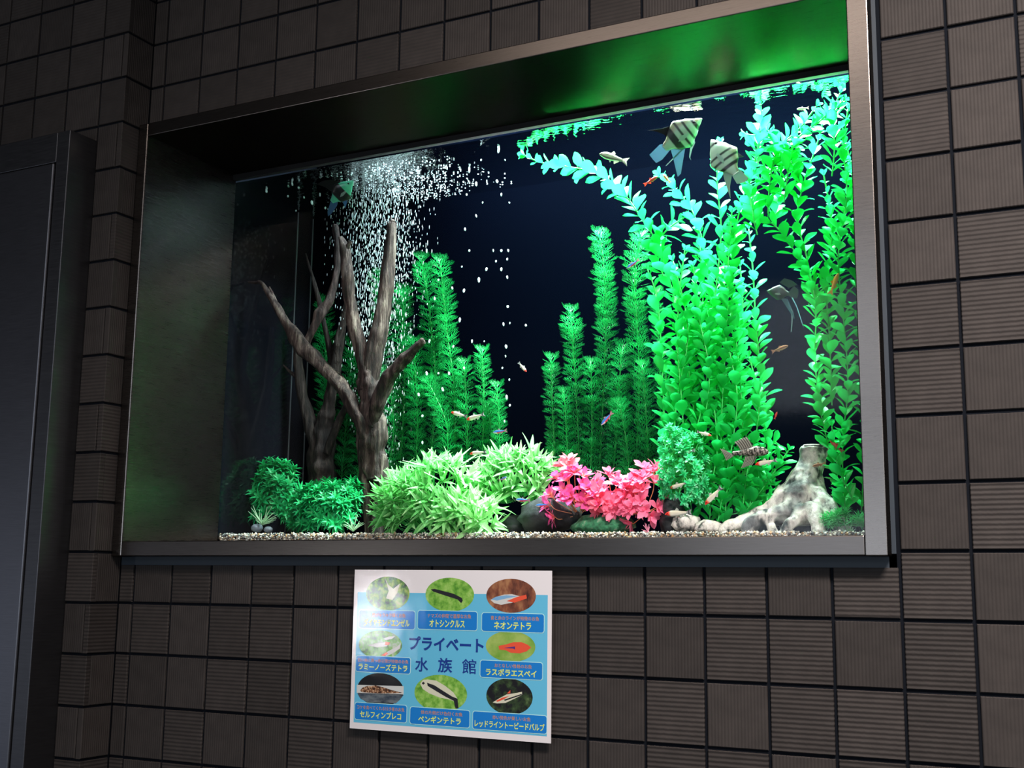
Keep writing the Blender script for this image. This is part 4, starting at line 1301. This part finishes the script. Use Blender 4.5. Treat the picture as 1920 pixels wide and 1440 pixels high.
P_NIGHT = glossy_print('print_night_moss', stops=[(.45, (.006, .006, .008)), (.6, (.03, .06, .02)), (.72, (.1, .16, .06))], scale=60)
P_FW = glossy_print('print_silver', (.62, .64, .62)); P_FR = glossy_print('print_red', (.78, .09, .04)); P_FB = glossy_print('print_steel_blue', (.2, .42, .66))
P_FD = glossy_print('print_fish_black', (.015, .015, .02)); P_FV = glossy_print('print_violet', (.09, .03, .20)); P_FC = glossy_print('print_cream', (.66, .66, .50))
P_SPK = glossy_print('print_speckled', stops=[(.42, (.03, .012, .008)), (.52, (.28, .12, .05)), (.62, (.6, .42, .28))], scale=230)
P_GREY = glossy_print('print_grey_tank', stops=[(.4, (.03, .045, .07)), (.6, (.15, .18, .2))], scale=70, stretch=(.4, 1, 1))


def oval(cx, cy, rx, ry, cut, m):
    c = pp(cx, cy); s = pxsize(c) ; ex = pp(cx + rx, cy).x - c.x; ez = c.z - pp(cx, cy + ry).z; zc = pp(cx, cut).z
    pts = []
    for k in range(48):
        a = 2 * PI * k / 48; x, z = c.x + ex * math.cos(a), c.z + ez * math.sin(a)
        pts.append((x, max(z, zc)))
    return flat('photo_oval', pts, 2, m)


def ppoly(pts): return [(pp(x, y).x, pp(x, y).z) for x, y in pts]


plates = [((674, 1144), (778, 1146), (778, 1181), (674, 1176), '鱗がキラキラ輝くお魚', 'ダイヤモンドエンゼル', .60, .82),
          ((784, 1145), (895, 1147), (894, 1183), (784, 1178), 'ナマズの仲間で温厚なお魚', 'オトシンクルス', .74, .60),
          ((904, 1149), (1020, 1152), (1020, 1187), (904, 1182), '青と赤のラインが特徴のお魚', 'ネオンテトラ', .78, .60),
          ((668, 1229), (770, 1234), (769, 1264), (668, 1258), '白い体に真っ赤な頭が特徴のお魚', 'ラミーノーズテトラ', .93, .90),
          ((901, 1238), (1017, 1243), (1017, 1275), (901, 1269), 'おとなしい性格のお魚', 'ラスボラエスペイ', .60, .82),
          ((666, 1317), (763, 1323), (762, 1355), (666, 1348), 'コケを食べてくれる働き者のお魚', 'セルフィンプレコ', .92, .80),
          ((769, 1326), (881, 1332), (880, 1364), (770, 1357), '体の片側だけ色付くお魚', 'ペンギンテトラ', .70, .72),
          ((887, 1334), (1025, 1342), (1025, 1375), (887, 1367), '赤い発色が美しいお魚', 'レッドライントーピードバルブ', .52, .95)]
ovals = [oval(727, 1113, 41, 32, 1143.5, P_PL1), oval(843, 1115, 46, 32, 1145.5, P_GRN), oval(958, 1117, 47, 32, 1150, P_BRN), oval(713, 1209, 41, 27, 1231, P_PL2),
         oval(957, 1212, 47, 29, 1240, P_BLUR), oval(713, 1293, 44, 31, 1320, P_DARK), oval(826, 1300, 50, 35, 1328, P_GRN), oval(955, 1306, 44, 34, 1338, P_NIGHT)]
for tl, trr, br, bl, small, big, ws, wb in plates:
    A, B, C_, D = pp(*tl), pp(*trr), pp(*br), pp(*bl)
    x0, x1 = (A.x + D.x) / 2, (B.x + C_.x) / 2; z1, z0 = (A.z + B.z) / 2, (C_.z + D.z) / 2
    cx, cz, w, h = (x0 + x1) / 2, (z0 + z1) / 2, x1 - x0, z1 - z0
    pl = flat('name_plate', rrect(cx, cz, w + .0022, h + .0022, .0045), 4, P_LINE)
    flat('plate_field', rrect(cx, cz, w, h, .004), 5, P_BLUE, pl)
    text(small, cx + (0 if ws > .8 else .004), cz + h * .24, w * ws, h * .24, P_ORG, 6, .006, parent=pl)
    text(big, cx, cz - h * .17, w * wb, h * .42, P_YEL, 6, .020, parent=pl)
T1 = [pp(768, 1192), pp(907, 1224)]
text('プライベート', (T1[0].x + T1[1].x) / 2, (T1[0].z + T1[1].z) / 2, T1[1].x - T1[0].x, T1[0].z - T1[1].z, P_NAVY, 5, .03)
for ch, x0, x1, y0, y1 in (('水', 779, 803, 1232, 1260), ('族', 822, 848, 1233, 1262), ('館', 867, 893, 1235, 1264)):
    A, B = pp(x0, y0), pp(x1, y1); text(ch, (A.x + B.x) / 2, (A.z + B.z) / 2, B.x - A.x, A.z - B.z, P_NAVY, 5, .008 if ch == '館' else .018)


def pfish(ov, poly, m, z=3): flat('printed_fish', ppoly(poly), z, m, poster)


pfish(0, [(722, 1083), (728, 1096), (738, 1104), (750, 1094), (745, 1112), (736, 1125), (724, 1122), (729, 1108)], P_FC)
pfish(1, [(808, 1105), (815, 1104), (850, 1113), (866, 1121), (868, 1126), (865, 1131), (858, 1124), (836, 1117), (812, 1109)], P_FD)
pfish(2, [(920, 1125), (928, 1120), (945, 1115), (960, 1114), (975, 1118), (985, 1117), (985, 1123), (960, 1130), (940, 1134), (927, 1131)], P_FW)
pfish(2, [(921, 1124), (930, 1119), (950, 1116), (970, 1118), (950, 1122), (932, 1126)], P_FB, 3.4)
pfish(2, [(950, 1127), (970, 1119), (987, 1115), (988, 1122), (965, 1130)], P_FR, 3.5)
pfish(3, [(690, 1210), (705, 1206), (725, 1203), (732, 1206), (725, 1212), (708, 1214)], P_FW)
pfish(3, [(723, 1203), (732, 1205), (728, 1210), (722, 1209)], P_FR, 3.5)
pfish(3, [(718, 1198), (730, 1193), (741, 1193), (735, 1198), (724, 1200)], P_FW)
pfish(3, [(715, 1229), (728, 1221), (745, 1212), (752, 1206), (750, 1216), (735, 1226), (726, 1230)], P_FW)
pfish(3, [(715, 1229), (724, 1223), (728, 1225), (722, 1230)], P_FR, 3.5)
pfish(4, [(935, 1211), (950, 1208), (963, 1204), (978, 1204), (990, 1209), (996, 1214), (988, 1221), (975, 1225), (958, 1224), (948, 1219), (936, 1218)], P_FR)
pfish(4, [(945, 1215), (958, 1213), (966, 1212), (966, 1218), (962, 1216)], P_FV, 3.5)
pfish(5, [(669, 1284), (757, 1286.5), (757, 1302), (669, 1299)], P_FW, 2.5)
pfish(5, [(670, 1300), (757, 1303), (750, 1312), (742, 1319), (688, 1316), (676, 1310)], P_GREY, 2.5)
pfish(5, [(675, 1295), (680, 1289), (690, 1286), (705, 1285), (720, 1289), (735, 1294), (755, 1299), (735, 1300), (712, 1300), (695, 1299), (680, 1298)], P_SPK, 3.5)
pfish(6, [(788, 1282), (793, 1275), (802, 1274), (818, 1276), (835, 1286), (850, 1298), (858, 1310), (858, 1318), (845, 1312), (825, 1308), (805, 1300), (793, 1292)], P_FC)
pfish(6, [(801, 1280), (815, 1285), (832, 1296), (848, 1306), (858, 1310), (860, 1328), (854, 1328), (851, 1314), (835, 1306), (815, 1294), (802, 1286)], P_FD, 3.5)
pfish(6, [(791, 1281), (794, 1278), (797, 1281), (794, 1284)], P_FD, 3.5)
pfish(7, [(924, 1317), (935, 1310), (950, 1302), (970, 1299), (979, 1297), (979, 1303), (965, 1310), (948, 1318), (932, 1319)], P_FC)
pfish(7, [(930, 1314), (942, 1308), (955, 1305), (945, 1311), (933, 1316)], P_FR, 3.5)
pfish(7, [(945, 1312), (978, 1301), (979, 1303), (947, 1314)], P_FD, 3.6)
pfish(7, [(951, 1300), (957, 1294), (957, 1300)], P_FR, 3.6)
